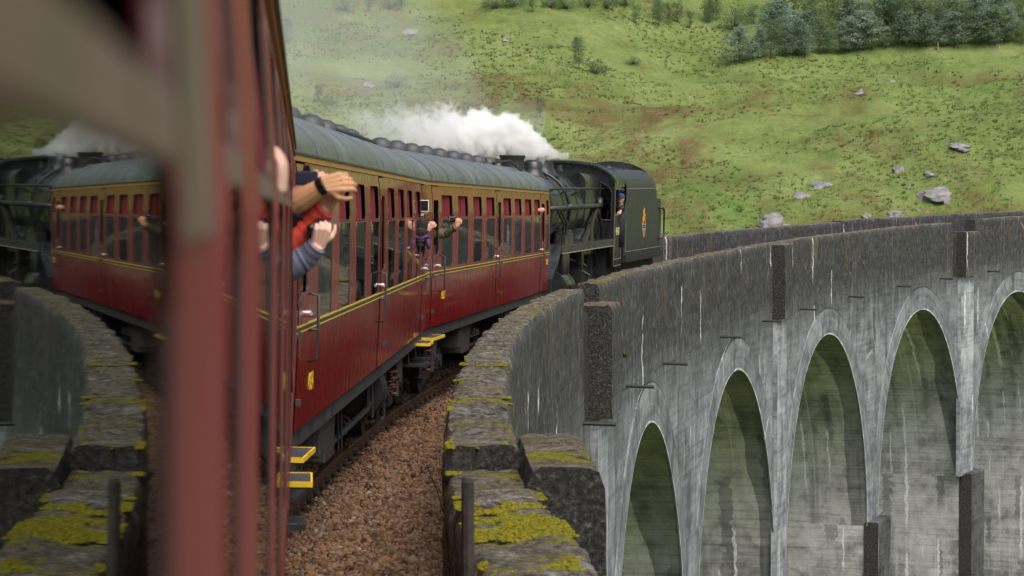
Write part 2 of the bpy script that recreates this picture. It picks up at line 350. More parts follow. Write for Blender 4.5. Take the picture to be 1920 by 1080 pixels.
def mk_ground():
    m = N('hillside grass'); g = m.n('NewGeometry').outputs['Position']
    big = m.noise(.022, g, 5, .6, .4); med = m.noise(.12, g, 5, .62, .5); fine = m.noise(.9, g, 5, .7); hea = m.noise(.055, m.n('Mapping', {'Vector': g, 'Location': (70, 11, 0)}), 6, .65, .7)
    v = m.math('ADD', m.math('MULTIPLY', big, .3), m.math('ADD', m.math('MULTIPLY', med, .35), m.math('MULTIPLY', fine, .35)))
    col = m.ramp(v, [(.36, (.074, .106, .029)), (.46, (.120, .163, .046)), (.54, (.162, .204, .066)), (.66, (.23, .263, .120))])
    h = m.math('ADD', m.math('MULTIPLY', hea, .62), m.math('MULTIPLY', fine, .38))
    col = m.mix(m.ramp(h, [(.515, 0.), (.60, .85)]), col, m.ramp(fine, [(.35, (.045, .032, .014)), (.6, (.13, .085, .038))]))
    gr = m.ramp(m.noise(.045, m.n('Mapping', {'Vector': g, 'Location': (-31, 50, 0)}), 4, .55, .5), [(.56, 0.), (.66, .6)])
    col = m.mix(gr, col, m.ramp(fine, [(.35, (.055, .12, .022)), (.65, (.11, .19, .045))]))
    m.set(col=col, rough=1., spec=.1, normal=m.bump(m.math('ADD', fine, m.math('MULTIPLY', med, 2.)), .8, .5)); return m.m
M['ground'] = mk_ground()
def transl(m, col, f):
    t = m.n('BsdfTranslucent', {'Color': col}); mx = m.n('MixShader', {0: f, 1: m.b, 2: t}); m.l(mx, m.t.nodes['Material Output'].inputs[0])
def mk_tuft(name, stops):
    m = N(name); a = m.n('Attribute', attribute_name='rnd').outputs['Fac']; c = m.ramp(a, stops); m.set(col=c, rough=.95, spec=.1); transl(m, c, .5); return m.m
M['tuft'] = mk_tuft('rough grass tufts', [(0., (.16, .172, .060)), (.35, (.195, .24, .080)), (.7, (.25, .29, .110)), (1., (.35, .36, .18))])
M['heath'] = mk_tuft('brown heather and bracken', [(0., (.12, .135, .045)), (.4, (.19, .165, .065)), (.75, (.23, .165, .085)), (1., (.28, .235, .12))])
def mk_leaf(name, lo, hi):
    m = N(name); f = m.noise(1.2, m.n('NewGeometry').outputs['Position'], 3); r = m.n('ObjectInfo').outputs['Random']
    c = m.ramp(m.math('ADD', m.math('MULTIPLY', f, .7), m.math('MULTIPLY', r, .3)), [(.3, lo), (.7, hi)]); m.set(col=c, rough=.8, spec=.2); transl(m, c, .72)
    return m.m
M['pine'] = mk_leaf('blue green pine needles', (.19, .27, .19), (.34, .44, .32))
M['birch'] = mk_leaf('mid green birch leaves', (.13, .20, .08), (.25, .35, .16))
M['bush'] = mk_leaf('dark green bush leaves', (.11, .18, .065), (.22, .32, .13))
M['bark'] = flat('tree bark', (.16, .14, .12), .9, var=.4, sc=10)
M['rock'] = flat('grey lichen rock', (.19, .18, .178), .9, var=.55, sc=.9, bump=.8)
M['palewood'] = flat('pale fence post wood', (.35, .32, .27), .9)
def skin(name, c):
    m = N(name); f = m.noise(30, m.co(), 3); m.set(col=m.ramp(f, [(.3, tuple(x * .88 for x in c)), (.7, c)]), rough=.5, spec=.35, sub=.08); m.b.inputs['Subsurface Radius'].default_value = (.01, .004, .002); return m.m
M['skin_tan'] = skin('tanned skin', (.50, .27, .14)); M['skin_pale'] = skin('pale skin', (.66, .42, .33)); M['skin_pink'] = skin('pinkish skin', (.58, .30, .23))
for n_, c_ in dict(navy=(.012, .014, .035), red=(.55, .05, .03), bluegrey=(.10, .11, .17), olive=(.10, .095, .055), purple=(.07, .03, .12), darkhair=(.012, .009, .008), cap=(.02, .03, .12), overall=(.014, .016, .022), bluejacket=(.03, .18, .36), white=(.72, .72, .72), blackplastic=(.010, .010, .012), screen=(.008, .01, .014), greycloth=(.11, .11, .11)).items():
    M[n_] = flat(n_ + ' cloth' if n_ not in ('white', 'blackplastic', 'screen') else n_ + ' casing', c_, .8 if n_ not in ('white', 'blackplastic', 'screen') else .3, var=.2, sc=25)
# ------------------------------------------------------------------ viaduct (one thing)
ZB = -27.; ARC0 = 55.69; ARP = 18.74; ARR = 8.3; ZSP = -10.5; LF = PAR + PW
arches = [ARC0 + ARP * i for i in range(-3, 7)]
via = empty('railway_viaduct', Matrix.Translation((ot(60, 0)[0], ot(60, 0)[1], ZB)), 'long curved grey concrete railway viaduct with a row of round arches', 'viaduct')
VI = via.matrix_world.inverted()
def vb(mb, name, mat, smooth=False, **k):
    mb.v = [tuple(VI @ Vector(p)) for p in mb.v]; return mb.build(name, mat, via, smooth, **k)
SA, SB = -16., 172.
def wall_cols():
    xs = []
    s = SA
    for c in arches:
        a0, a1 = c - ARR, c + ARR
        if a0 > s: xs += [(t, ZB) for t in np.linspace(s, a0, max(2, int((a0 - s) / .8) + 1))]
        xs += [(c - ARR * math.cos(t), ZSP + ARR * math.sin(t)) for t in np.linspace(0.0001, math.pi - .0001, 40)]
        s = a1
    xs += [(t, ZB) for t in np.linspace(s, SB, 8)]
    return xs
cols = wall_cols()
for sd in (1, -1):
    mb = MB(); rows = [[], [], []]; uv = [[], [], []]
    for s, zl in cols:
        if zl == ZB:
            zs = (ZB - 3, -6, -1.05)
        else: zs = (zl, (zl - 1.05) / 2, -1.05)
        for k in range(3):
            rows[k].append(tp(s, sd * LF, zs[k])); uv[k].append((s, zs[k]))
    # the jump from pier column to arch springing is vertical: split strips there
    for i in range(len(cols) - 1):
        if abs(cols[i + 1][0] - cols[i][0]) < 1e-3: continue
        mb.grid([r[i:i + 2] for r in rows], [u[i:i + 2] for u in uv])
    vb(mb, 'spandrel_wall', M['wall'], fix=False)
for c in arches:
    mb = MB(); jm = MB()
    ts = np.linspace(0, math.pi, 41); la = np.linspace(-LF + .01, LF - .01, 5)
    zv = [ZSP + ARR * (t if t < math.pi / 2 else math.pi - t) * .8 for t in ts]
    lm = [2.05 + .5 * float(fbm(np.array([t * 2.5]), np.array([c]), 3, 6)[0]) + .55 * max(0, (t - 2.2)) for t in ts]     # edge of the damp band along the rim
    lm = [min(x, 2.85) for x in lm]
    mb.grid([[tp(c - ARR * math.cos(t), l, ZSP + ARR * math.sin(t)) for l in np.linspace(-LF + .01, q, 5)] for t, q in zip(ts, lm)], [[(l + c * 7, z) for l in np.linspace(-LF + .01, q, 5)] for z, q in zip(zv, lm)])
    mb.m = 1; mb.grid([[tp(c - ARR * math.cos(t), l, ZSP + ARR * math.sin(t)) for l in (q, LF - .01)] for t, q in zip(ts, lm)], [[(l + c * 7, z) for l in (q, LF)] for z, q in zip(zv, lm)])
    for e in (-1, 1):
        jm.grid([[tp(c + e * ARR, l, z) for l in la] for z in (ZB - 3, ZSP)], [[(l + c * 7 + 3 * e, z) for l in la] for z in (ZB - 3, ZSP)])
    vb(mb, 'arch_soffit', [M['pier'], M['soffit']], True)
    for e in (0, 1):
        q = MB(); q.add(jm.v[e * 10:e * 10 + 10], jm.f[:4], jm.uv[e * 10:e * 10 + 10]); vb(q, 'pier_face', M['pier'])
for c in arches[2:8]:
    mb = MB(); ts = np.linspace(0, math.pi, 49); l0, l1 = LF + .002, LF + .05
    def P(r, l, t): return tp(c - r * math.cos(t), l, ZSP + r * math.sin(t))
    for (ra, la_, rb, lb) in ((ARR - .03, l0, ARR - .03, l1), (ARR - .03, l1, ARR + .025, l1), (ARR + .025, l1, ARR + .95, l1), (ARR + .95, l1, ARR + .95, l0)):
        mb.m = 1 if rb == ARR + .025 else 0; mb.grid([[P(ra, la_, t), P(rb + (.05 * fbm(np.array([t * 9.]), np.array([c]), 3, 4)[0] if mb.m else 0), lb + .002 * mb.m, t)] for t in ts], [[(c + ARR * t, ra - 20 + (la_ - l0) * 3), (c + ARR * t, rb - 20 + (lb - l0) * 3)] for t in ts])
    mb.m = 2; tr_ = np.linspace(math.pi * .42, math.pi * .93, 30); mb.grid([[P(ARR + .952, l1 + .003, t), P(ARR + .955 + .055 * math.sin((t - tr_[0]) / (tr_[-1] - tr_[0]) * math.pi) ** .6, l1 - .02, t)] for t in tr_])  # dark strip painted in for the shadow gap along the ring's outer edge
    vb(mb, 'arch_ring', [M['ring'], M['lime'], M['shadeline']])
def slab(name, s0, s1, la, lb, z0, z1, mat, n=3, bev=0., rough=0., top=None, ctop=False, flare=0., ends=None):
    mb = MB(); ss = np.linspace(s0, s1, n)
    if rough:       # finely broken surface
        ls = np.linspace(la, lb, max(2, int((lb - la) / .08) + 1)); zs = np.linspace(z0, z1, max(2, int((z1 - z0) / .12) + 1))
        ring = [(la, z) for z in zs[:-1]] + [(l, z1) for l in ls[:-1]] + [(lb, z) for z in zs[::-1]]
        ring = [(l + (.035 if i == len(zs) - 1 else -.035 if i == len(zs) + len(ls) - 2 else 0), z - (.02 if i in (len(zs) - 1, len(zs) + len(ls) - 2) else 0)) for i, (l, z) in enumerate(ring)]
        A = np.array(ring); rows = []; uvs = []
        for s in ss:
            d = rough * (fbm(np.full(len(A), s * 5.), A[:, 0] * 5 + A[:, 1] * 5, 4, 3) + .6 * fbm(np.full(len(A), s * 1.3), A[:, 0] + A[:, 1], 2, 9))
            fl = flare * max(0., 7 - s)
            rows.append([tp(s, l + fl * (.018 if l < (la + lb) / 2 else .042) / .042 + d[i] * (1 if l > (la + lb) / 2 else -1) * (0 if zs[0] < z < z1 - .05 and False else 1) * .6, z + (d[i] if z > z1 - .1 else 0)) for i, (l, z) in enumerate(ring)])
            uvs.append([(s, z + (0 if l > la + .01 else 0)) for l, z in ring])
        k = len(ring); mb.grid(rows, uvs)
        if ctop: nl = len(ls) - 1; i0 = len(zs) - 1; mb.mi = [1 if i0 <= (j % (k - 1)) < i0 + nl else 2 if (j % (k - 1)) >= i0 + nl else 0 for j in range(len(mb.f))]
        if top is not None:      # outer face takes the wall's material
            nw = len(zs) - 1
            mb.mi = [1 if (j % (k - 1)) >= k - 1 - nw else 0 for j in range(len(mb.f))]
        mb.f.append(tuple(range(k))[::-1]); mb.f.append(tuple((n - 1) * k + i for i in range(k))); mb.mi += [2 if top is not None else 0] * 2
        return vb(mb, name, ([mat, top, M['darkstone']] if top is not None else [mat, M['coping'], M['wall']]), True, angle=50)
    ring = [(la, z0), (la, z1 - bev), (la + bev, z1), (lb - bev, z1), (lb, z1 - bev), (lb, z0)] if bev else [(la, z0), (la, z1), (lb, z1), (lb, z0)]
    k = len(ring); 
    mb.grid([[tp(s, l, z) for l, z in ring + ring[:1]] for s in ss], [[(s + l, z) for l, z in ring + ring[:1]] for s in ss])
    mb.m = 1 if ends else 0; mb.add([tp(s0, l, z) for l, z in ring], [tuple(range(k))], [(s0 + l * 2, z) for l, z in ring]); mb.add([tp(s1, l, z) for l, z in ring], [tuple(range(k))[::-1]], [(s1 + l * 2, z) for l, z in ring])
    return vb(mb, name, [mat, ends] if ends else mat)
# parapets: stepped lengths between the refuges
for s0, s1, zt, n in ((-14, 7.0, 1.335, 260), (7.02, 41.0, 1.48, 380), (44.7, 81.9, 1.49, 200), (81.9, 118.3, 1.49, 120), (122.6, 170, 1.55, 60)):
    slab('parapet', s0, s1, PAR, LF, -1.05, zt, M['coping'], n, rough=.045 if s1 < 50 else .06, top=M['wall'], flare=.042 if s1 < 8 else 0.)
for s0, s1, zt in ((-14, 44, 1.48), (44, 82, 1.49), (82, 119, 1.49), (119, 170, 1.55)):
    slab('parapet', s0, s1, -LF, -PAR, -1.05, zt, M['coping'], 60, rough=.05, top=M['wall'])
# refuges corbelled out from the wall, with the pale pilaster below
for s0, s1, zt in ((5.75, 8.3, 1.47), (42.4, 45.0, 1.13), (82.3, 84.4, 1.46), (119.2, 121.9, 1.02)):
    if s0 < 10: slab('refuge_block', s0, s1, LF - .02, LF + .43, .62, zt, M['darkstone'], 26, rough=.05, ctop=True); slab('refuge_corbel', s0 - .02, s1 + .02, LF - .02, LF + .45, -1.05, .605, M['darkstone'], 12, rough=.05)
    else:
        slab('refuge_block', s0, s1, LF - .3, LF + .43, -1.05, zt, M['darkstone'], 16, rough=.05, ctop=True)
    if s0 > 10: slab('pilaster', s0 + .1, s1 - .1, LF - .05, LF + .16, ZSP + .1, -1.06, M['pilaster'], 3)
for gs0, gs1, z in ((40.98, 44.72, 1.0), (118.28, 122.62, .95)): slab('refuge_sill', gs0, gs1, PAR + .02, LF - .02, -1.05, z, M['darkstone'], 8, rough=.03)
for c in arches[3:7]:
    s = c + ARP / 2 + .15; slab('pier_buttress', s - 1.25, s + 1.25, LF - .1, LF + .5, ZB - 3, ZSP + .15, M['stub'], 4, bev=.06, ends=M['darkstone'])
sp0 = None
for s in (40.7, 51.1, 59.3, 71.4, 80.2, 87.9, 97.7, 107.4, 115.8, 125.):
    if sp0 is None:
        sp0 = MB().tube([(-.1, 0, 0), (.62, 0, -.02)], .038, 8).build('drain_spout', M['sooty'], via)
        o = sp0
    else: o = dup(sp0)
    a = head(s); o.matrix_local = VI @ Matrix.Translation(tp(s, LF, -1.0)) @ Matrix.Rotation(-a, 4, 'Z')
mb = MB(); ss = np.linspace(SA, SB, 90); mb.grid([[tp(s, l, -.32) for l in (-LF + .1, LF - .1)] for s in ss], [[(s, l) for l in (-LF, LF)] for s in ss]); vb(mb, 'deck_slab', M['darkstone'])
# ------------------------------------------------------------------ track and ballast
def rz(s, lat): return -CT * lat + rise(s)
trk = empty('railway_track', Matrix.Translation(tp(25, 0, -.25)), 'brown rails on tarred sleepers curving along the viaduct deck', 'track'); TI = trk.matrix_world.inverted()
for sd in (1, -1):
    mb = MB(); ss = np.linspace(-14, 168, 300)
    prof = [(-.035, 0, 1), (.035, 0, 1), (.035, -.045, 0), (.012, -.055, 0), (.012, -.13, 0), (.06, -.15, 0), (.06, -.16, 0), (-.06, -.16, 0), (-.06, -.15, 0), (-.012, -.13, 0), (-.012, -.055, 0), (-.035, -.045, 0)]
    rows = [[TI @ Vector(tp(s, sd * .7525 + a, b + -CT * sd * .7525)) for a, b, _ in prof + prof[:1]] for s in ss]
    mb.grid(rows); mb.mi = [1 if j % 12 == 0 else 0 for j in range(len(mb.f))]
    mb.build('rail', [M['rail'], M['railtop']], trk)
sl0 = MB().box(-1.28, 1.28, -.125, .125, -.13, 0).build('sleeper', M['sleeper'], trk, bevel=.01)
ch = MB(); ch.box(-.19, .19, -.09, .09, 0, .035); ch.prism([(.06, .03), (.16, .03), (.10, .13), (.06, .13)], -.06, .06, lambda a, b, h: (a, h, b)); ch.prism([(-.06, .03), (-.16, .03), (-.10, .13), (-.06, .13)], -.06, .06, lambda a, b, h: (a, h, b)); ch.tube([(.15, .0, .03), (.15, .0, .08)], .022, 6); ch.box(.05, .11, -.09, .09, .09, .14)
ch0 = ch.build('rail_chair', M['chair'], trk)
k = 0
for i in range(92):
    s = -2 + i * .7; a = head(s); mt = TI @ Matrix.Translation(tp(s, 0, -.205)) @ Matrix.Rotation(-a, 4, 'Z') @ Matrix.Rotation(CT, 4, 'Y')
    (sl0 if i == 0 else dup(sl0)).matrix_local = mt
    for sd in ((1,) if i > 8 else (1, -1)):
        (ch0 if k == 0 else dup(ch0)).matrix_local = mt @ Matrix.Translation((sd * .7525, 0, 0.0)); k += 1
mb = MB(); ss = np.linspace(-14, 168, 200); ls = (-PAR + .01, -1.5, -.8, .8, 1.5, PAR - .01)
mb.grid([[tp(s, l, z) for l, z in zip(ls, (-.16, -.21, -.24, -.24, -.215, -.16))] for s in ss]); tag(mb.build('ballast_bed', M['ballastbed']), kind='structure')
def ico():
    t = (1 + 5 ** .5) / 2
    v = np.array([(-1, t, 0), (1, t, 0), (-1, -t, 0), (1, -t, 0), (0, -1, t), (0, 1, t), (0, -1, -t), (0, 1, -t), (t, 0, -1), (t, 0, 1), (-t, 0, -1), (-t, 0, 1)]) / 1.9
    f = np.array([(0, 11, 5), (0, 5, 1), (0, 1, 7), (0, 7, 10), (0, 10, 11), (1, 5, 9), (5, 11, 4), (11, 10, 2), (10, 7, 6), (7, 1, 8), (3, 9, 4), (3, 4, 2), (3, 2, 6), (3, 6, 8), (3, 8, 9), (4, 9, 5), (2, 4, 11), (6, 2, 10), (8, 6, 7), (9, 8, 1)])
    return v, f
def rots(n):
    q = rng.normal(size=(n, 4)); q /= np.linalg.norm(q, axis=1)[:, None]; w, x, y, z = q.T
    return np.stack([np.stack([1 - 2 * (y * y + z * z), 2 * (x * y - z * w), 2 * (x * z + y * w)], -1), np.stack([2 * (x * y + z * w), 1 - 2 * (x * x + z * z), 2 * (y * z - x * w)], -1), np.stack([2 * (x * z - y * w), 2 * (y * z + x * w), 1 - 2 * (x * x + y * y)], -1)], 1)
def scatter_stones(n):
    v, f = ico()
    s = 10 + 36 * rng.random(n) ** 1.15; lat = .80 + rng.random(n) * (PAR - .82)
    lat[: n // 6] = -.68 + rng.random(n // 6) * 1.36
    xy = np.array([ot(a, b) for a, b in zip(s, lat)]); z0 = np.interp(lat, ls, (-.16, -.21, -.24, -.24, -.215, -.16))
    und = fbm(s * .9, lat * 1.5, 3, 5) * .07
    size = (.016 + .024 * rng.random(n) ** 1.8)
    size[rng.random(n) < .03] *= 1.5
    sc = size[:, None] * (.65 + .6 * rng.random((n, 3)))
    V = v[None] * (1 + .36 * (rng.random((n, 12, 1)) - .5)); V = V * sc[:, None, :]
    V = np.einsum('nij,nkj->nki', rots(n), V)
    c = np.stack([xy[:, 0], xy[:, 1], z0 + und + .02 + rng.random(n) * .035], 1)
    V = V + c[:, None]; F = (f[None] + (np.arange(n) * 12)[:, None, None])
    r = np.clip(rng.random(n) * .85 + fbm(s * 1.2, lat * 1.2, 3, 8) * .25 + .05, 0, 1)
    return V.reshape(-1, 3), F.reshape(-1, 3), np.repeat(r, 12)
V_, F_, r_ = scatter_stones(62000)
tag(npmesh('ballast', V_, F_, M['stone'], r_), 'orange brown crushed stone ballast beside the rail', 'ballast', kind='stuff')
# moss cushions on the near coping
mv = []; mr = []
n = 36000; s = rng.uniform(1.5, 20, n); l = rng.uniform(PAR + .01, LF, n)
mval = fbm(s * 1.6, l * 2.2, 4, 21) + .12 * np.exp(-((s - 6.5) / 1.6) ** 2) + .10 * (l > LF - .14) + .13 * (l > PAR + .2) * np.exp(-((s - 5.) / 1.7) ** 2) + .06 * (l < PAR + .1) - .05 * (s > 9)
keep = mval > .33; s, l, mval = s[keep], l[keep], mval[keep]
v, f = ico(); v = v * np.array([1, 1, .55])
n = len(s); l = l + np.where(s < 7, (7 - s) * (.018 + .024 * (l - PAR) / PW), 0); top = np.where(s < 7.0, 1.335, 1.48)
c = np.array([tp(a, b, t - .004) for a, b, t in zip(s, l, top)]); sz = (.006 + .013 * rng.random(n)) * np.clip(.35 + (mval - .27) / .10, .35, 1)
V_ = (v[None] * sz[:, None, None] * (1 + .3 * (rng.random((n, 12, 1)) - .5)) + c[:, None]).reshape(-1, 3); F_ = (f[None] + (np.arange(n) * 12)[:, None, None]).reshape(-1, 3)
tag(npmesh('moss', V_, F_, M['moss'], smooth=True), 'yellow green moss cushions on the near parapet top', 'moss', kind='stuff')
# ------------------------------------------------------------------ lineside post and plants
q = pix(877, 897, 11.2); pb = Vector((q.x, q.y, -.2))
mb = MB(); mb.tube([pb, (q.x, q.y, q.z - .02), (q.x + .004, q.y, q.z)], [.030, .027, .022], 8); tag(mb.build('lineside_post', M['wood'], smooth=False), 'short dark weathered wooden post beside the near parapet', 'post')
b0 = pix(838, 985, 26.6); t0 = pix(802, 880, 26.3)
st = empty('dry_plant', Matrix.Translation((b0.x, b0.y, -.2)), 'thin dry dead plant stem growing from the ballast', 'plant'); SI = Matrix.Translation((-b0.x, -b0.y, .2))
mid = b0.lerp(t0, .55) + Vector((-.01, 0, .08))
mb = MB().tube([SI @ p for p in (Vector((b0.x, b0.y, -.2)), b0.lerp(t0, .3) + Vector((.0, 0, .03)), mid, t0)], [.006, .005, .004, .003], 5); mb.tube([SI @ mid, SI @ (mid + Vector((-.08, 0, .10)))], .003, 4); mb.tube([SI @ t0, SI @ (t0 + Vector((-.05, 0, .03)))], .003, 4); mb.tube([SI @ t0, SI @ (t0 + Vector((.02, 0, .06)))], .003, 4)
mb.build('stem', M['stem'], st)
mb = MB()
for k in range(16): mb.ball(SI @ (t0 + Vector((random.uniform(-.07, .03), random.uniform(-.02, .02), random.uniform(-.01, .07)))), .009, 3)
mb.build('seed_head', M['stem'], st)
def weed(px, py, d, h, label):
    p = pix(px, py, d); mb = MB()
    for k in range(26):
        a = random.uniform(0, 6.3); r = random.uniform(.2, 1) * h * .7; z = random.uniform(.3, 1) * h
        e = Vector((math.cos(a) * r, math.sin(a) * r, z)); t = Vector((-math.sin(a), math.cos(a), 0)) * h * .16
        mb.add([(0, 0, 0), e * .55 + t, e, e * .55 - t], [(0, 1, 2, 3)])
    o = mb.build('weed', M['weed'], fix=False); o.location = p; tag(o, label, 'weed')
weed(838, 905, 24, .14, 'small green weed at the foot of the near parapet')
weed(1172, 672, 54, .16, 'green weed sprouting from the wall beside the dark refuge')
# ------------------------------------------------------------------ hillside
def dirw(az): a = A0 + az; return np.sin(a), np.cos(a)
def sm(a, b, x): t = np.clip((x - a) / (b - a), 0, 1); return t * t * (3 - 2 * t)
def crest(az):
    X = 960 + 5012 * np.tan(np.clip(az, -1.2, 1.2)); yc = np.interp(X, [900, 1200, 1350, 1500, 1920, 2600], [150, 132, 122, 103, 86, 60])
    e = (397 - yc) / 5012; return 88.5 / (.384 - e)
def Hpol(d, az):
    dc = crest(az); X = 960 + 5012 * np.tan(np.clip(az, -1.2, 1.2))
    zc = -3 + (dc - 225) * .384
    low = np.where(d > 225, -3 + (d - 225) * .384, np.maximum(-29, -3 - 26 * sm(0, 62, 225 - d)))
    w = sm(1000, 1350, X)
    t = d - dc
    far = zc + w * (-1.6 * (1 - np.exp(-np.maximum(t, 0) / 5)) + .36 * np.maximum(0, t - 14)) + (1 - w) * (.30 * np.maximum(t, 0))
    z = np.where(t > 0, far, low)
    x, y = d * np.sin(A0 + az), d * np.cos(A0 + az)
    amp = sm(215, 250, d)
    z = z + amp * (fbm(x / 42, y / 42, 3, 31) * 4.2 * (.25 + .75 * (1 - np.exp(-(t / 18) ** 2))) + fbm(x / 9, y / 9, 3, 41) * .9) + fbm(x / 2.2, y / 2.2, 3, 51) * .42
    return z
azs = np.concatenate([np.radians(np.linspace(-75, -7, 60)), np.radians(np.linspace(-6.9, 12.5, 470)), np.radians(np.linspace(12.7, 85, 130))])
ds = np.concatenate([np.linspace(5, 210, 42), np.linspace(211, 330, 330), np.linspace(331, 430, 110), np.linspace(434, 900, 60)])
AZ, D = np.meshgrid(azs, ds); Z = Hpol(D, AZ)
V_ = np.stack([D * np.sin(A0 + AZ), D * np.cos(A0 + AZ), Z], -1).reshape(-1, 3); na = len(azs); nd = len(ds)
i, j = np.meshgrid(np.arange(nd - 1), np.arange(na - 1), indexing='ij'); b = (i * na + j).ravel()
F_ = np.stack([b, b + 1, b + na + 1, b + na], 1)
tag(npmesh('hillside', V_, F_, M['ground'], smooth=True), kind='structure')
# the rest of the ground, out to the horizon
mb = MB(); mb.grid([[(x, y, -33) for x in np.linspace(-3000, 3000, 9)] for y in np.linspace(-3000, 3000, 9)]); tag(mb.build('valley_floor', M['ground']), kind='structure')
def hit(px, py):                    # where the sight line meets the hillside
    az = math.atan((px - 960) / 5012.32); e = (397.63 - py) / 5012.32 * math.cos(az)
    d = np.linspace(212, 880, 2600); z = Hpol(d, np.full_like(d, az)); k = np.argmax(z > EYE + e * d)
    if k == 0: k = len(d) - 1
    x, y = dirw(az); return Vector((d[k] * x, d[k] * y, z[k])), d[k]
def tufts(name, n, label, cat, mat, thr, sd, h0, h1, px0=-6.3, px1=11.5, near=212, far=345):
    az = np.radians(rng.uniform(px0, px1, n)); d = near + (far - near) * rng.random(n)
    x, y = d * np.sin(A0 + az), d * np.cos(A0 + az); v = fbm(x / 14, y / 14, 4, sd) + .5 * fbm(x / 45, y / 45, 2, sd + 5)
    k = v > thr; az, d, x, y, v = az[k], d[k], x[k], y[k], v[k]; n = len(d); z = Hpol(d, az)
    B = 9; h = (h0 + (h1 - h0) * rng.random(n)); V = []; a = rng.random((n, B)) * 6.283; r = (.25 + .5 * rng.random((n, B))) * h[:, None] * 1.1
    cx = x[:, None] + np.cos(a) * r * .5; cyy = y[:, None] + np.sin(a) * r * .5
    tx = x[:, None] + np.cos(a) * r * 1.5; ty = y[:, None] + np.sin(a) * r * 1.5; zz = z[:, None] - .06 + 0 * r; ht = h[:, None] * (.45 + .6 * rng.random((n, B))); wd = .20 * h[:, None] * (.6 + .8 * rng.random((n, B)))
    p0 = np.stack([cx - np.sin(a) * wd, cyy + np.cos(a) * wd, zz], -1); p1 = np.stack([cx + np.sin(a) * wd, cyy - np.cos(a) * wd, zz], -1)
    p2 = np.stack([tx, ty, zz + ht], -1)
    V = np.stack([p0, p1, p2], 2).reshape(-1, 3); F = np.arange(len(V)).reshape(-1, 3)
    rv = np.clip(np.repeat(np.clip(.5 + fbm(x / 6, y / 6, 3, 77) * 1.1, 0, 1), B * 3) + (rng.random(len(V)) - .5) * .35, 0, 1)
    tag(npmesh(name, V, F, mat, rv), label, cat, kind='stuff')
tufts('grass_tufts', 30000, 'rough green and straw coloured grass tussocks over the hillside', 'grass', M['tuft'], -.25, 61, .12, .36)
tufts('heather', 10000, 'brown heather and bracken patches over the hillside', 'heather', M['heath'], .20, 71, .12, .36)
# rocks
def rock(px, py, w, h, label, group=None):
    p, d = hit(px, py + h * .4); sx = w * d / 5012 * .5; sz = h * d / 5012 * .34; mb = MB(); mb.ball((0, 0, 0), 1, 9)
    P = np.array(mb.v); q = P * 1.7 + rng.random(3) * 50
    dd = 1 + 1.1 * fbm(q[:, 0] + q[:, 2] * 1.3, q[:, 1] - q[:, 2] * .7, 4, int(px)); P = P * dd[:, None]
    P = np.sign(P) * np.abs(P) ** .9
    a, c = math.cos(-A0), math.sin(-A0); P = P * np.array([sx, sx * 1.1, sz * 1.25]); P = np.stack([P[:, 0] * a - P[:, 1] * c, P[:, 0] * c + P[:, 1] * a, P[:, 2] + P[:, 1] * .30], 1)
    mb.v = [tuple(r) for r in P]; o = mb.build('rock', M['rock'], smooth=True, angle=28); o.location = p + Vector((0, 0, -sz * .4)); tag(o, label, 'rock', 'grey rocks on the hillside')
for a in ((1445, 402, 46, 40, 'tall broken grey outcrop right of the tender on the hillside'), (1392, 436, 62, 26, 'flat grey rock slab just above the parapet right of the tender'), (1475, 424, 32, 16, 'small dark grey rock just above the parapet, right of the flat slab'), (1543, 342, 38, 18, 'low grey rock above the second arch crown'), (1500, 364, 34, 13, 'low grey rock left of and below the rock over the second arch'), (1677, 397, 30, 24, 'rounded pale boulder low on the slope between the third and fourth arches'), (1757, 355, 64, 28, 'long slanting grey slab, biggest bare rock on the right of the hillside'), (1685, 312, 22, 22, 'angular grey rock above the rounded pale boulder'), (1743, 325, 20, 11, 'small pale rock just above the long slanting slab'), (1797, 270, 38, 14, 'flat grey rock high on the right of the slope'), (1612, 171, 18, 14, 'pale boulder alone high on the slope below the pines'), (1626, 402, 18, 11, 'small grey rock left of the rounded pale boulder'), (1672, 150, 12, 7, 'tiny pale rock near the pines'), (1722, 392, 10, 8, 'tiny grey rock right of the rounded pale boulder'), (1738, 397, 7, 6, 'very small white rock right of the rounded pale boulder'), (1210, 280, 10, 8, 'small pale rock on the slope left of the tender top'), (768, 57, 30, 10, 'pale rocks high on the hazy left slope'), (946, 75, 13, 9, 'small pale rock beside thin fence posts'), (690, 155, 22, 16, 'dim grey rock in the smoke on the left slope'), (1703, 352, 8, 6, 'tiny pale rock left of the long slanting slab')):
    rock(*a)
# fence posts on the hill
fp = None
fpl = dict(zip(((908, 66), (939, 78), (960, 80), (976, 70), (857, 56), (1034, 140), (1037, 141), (1780, 148), (1277, 120), (1758, 95), (1872, 98), (1012, 252)), ('leftmost of the row of four posts', 'second of the row of four posts, beside a pale rock', 'tallest of the row of four posts', 'rightmost of the row of four posts', 'far left of the row of four', 'left one of a close pair', 'right one of a close pair', 'alone on the open slope right of the pale boulder', 'alone below the bushes over the tender', 'in front of the pines', 'in front of the pines at far right', 'the long one rising just above the steam')))
for px, py, hh in ((908, 66, 14), (939, 78, 14), (960, 80, 16), (976, 70, 10), (857, 56, 10), (1034, 140, 14), (1037, 141, 16), (1780, 148, 10), (1277, 120, 10), (1758, 95, 14), (1872, 98, 12), (1012, 252, 40)):
    p, d = hit(px, py); h = hh * d / 5012
    if fp is None: fp = MB().tube([(0, 0, -.2), (.02, 0, 1)], [.05, .045], 6).build('fence_post', M['palewood']); o = fp
    else: o = fp.copy(); COL.objects.link(o)
    o.location = p; o.scale = (1, 1, max(.6, h)); o.rotation_euler = (0, R_(random.uniform(-5, 5)), random.uniform(0, 3)); tag(o, 'thin pale hillside post, ' + fpl[(px, py)], 'post', 'pale posts on the hillside')
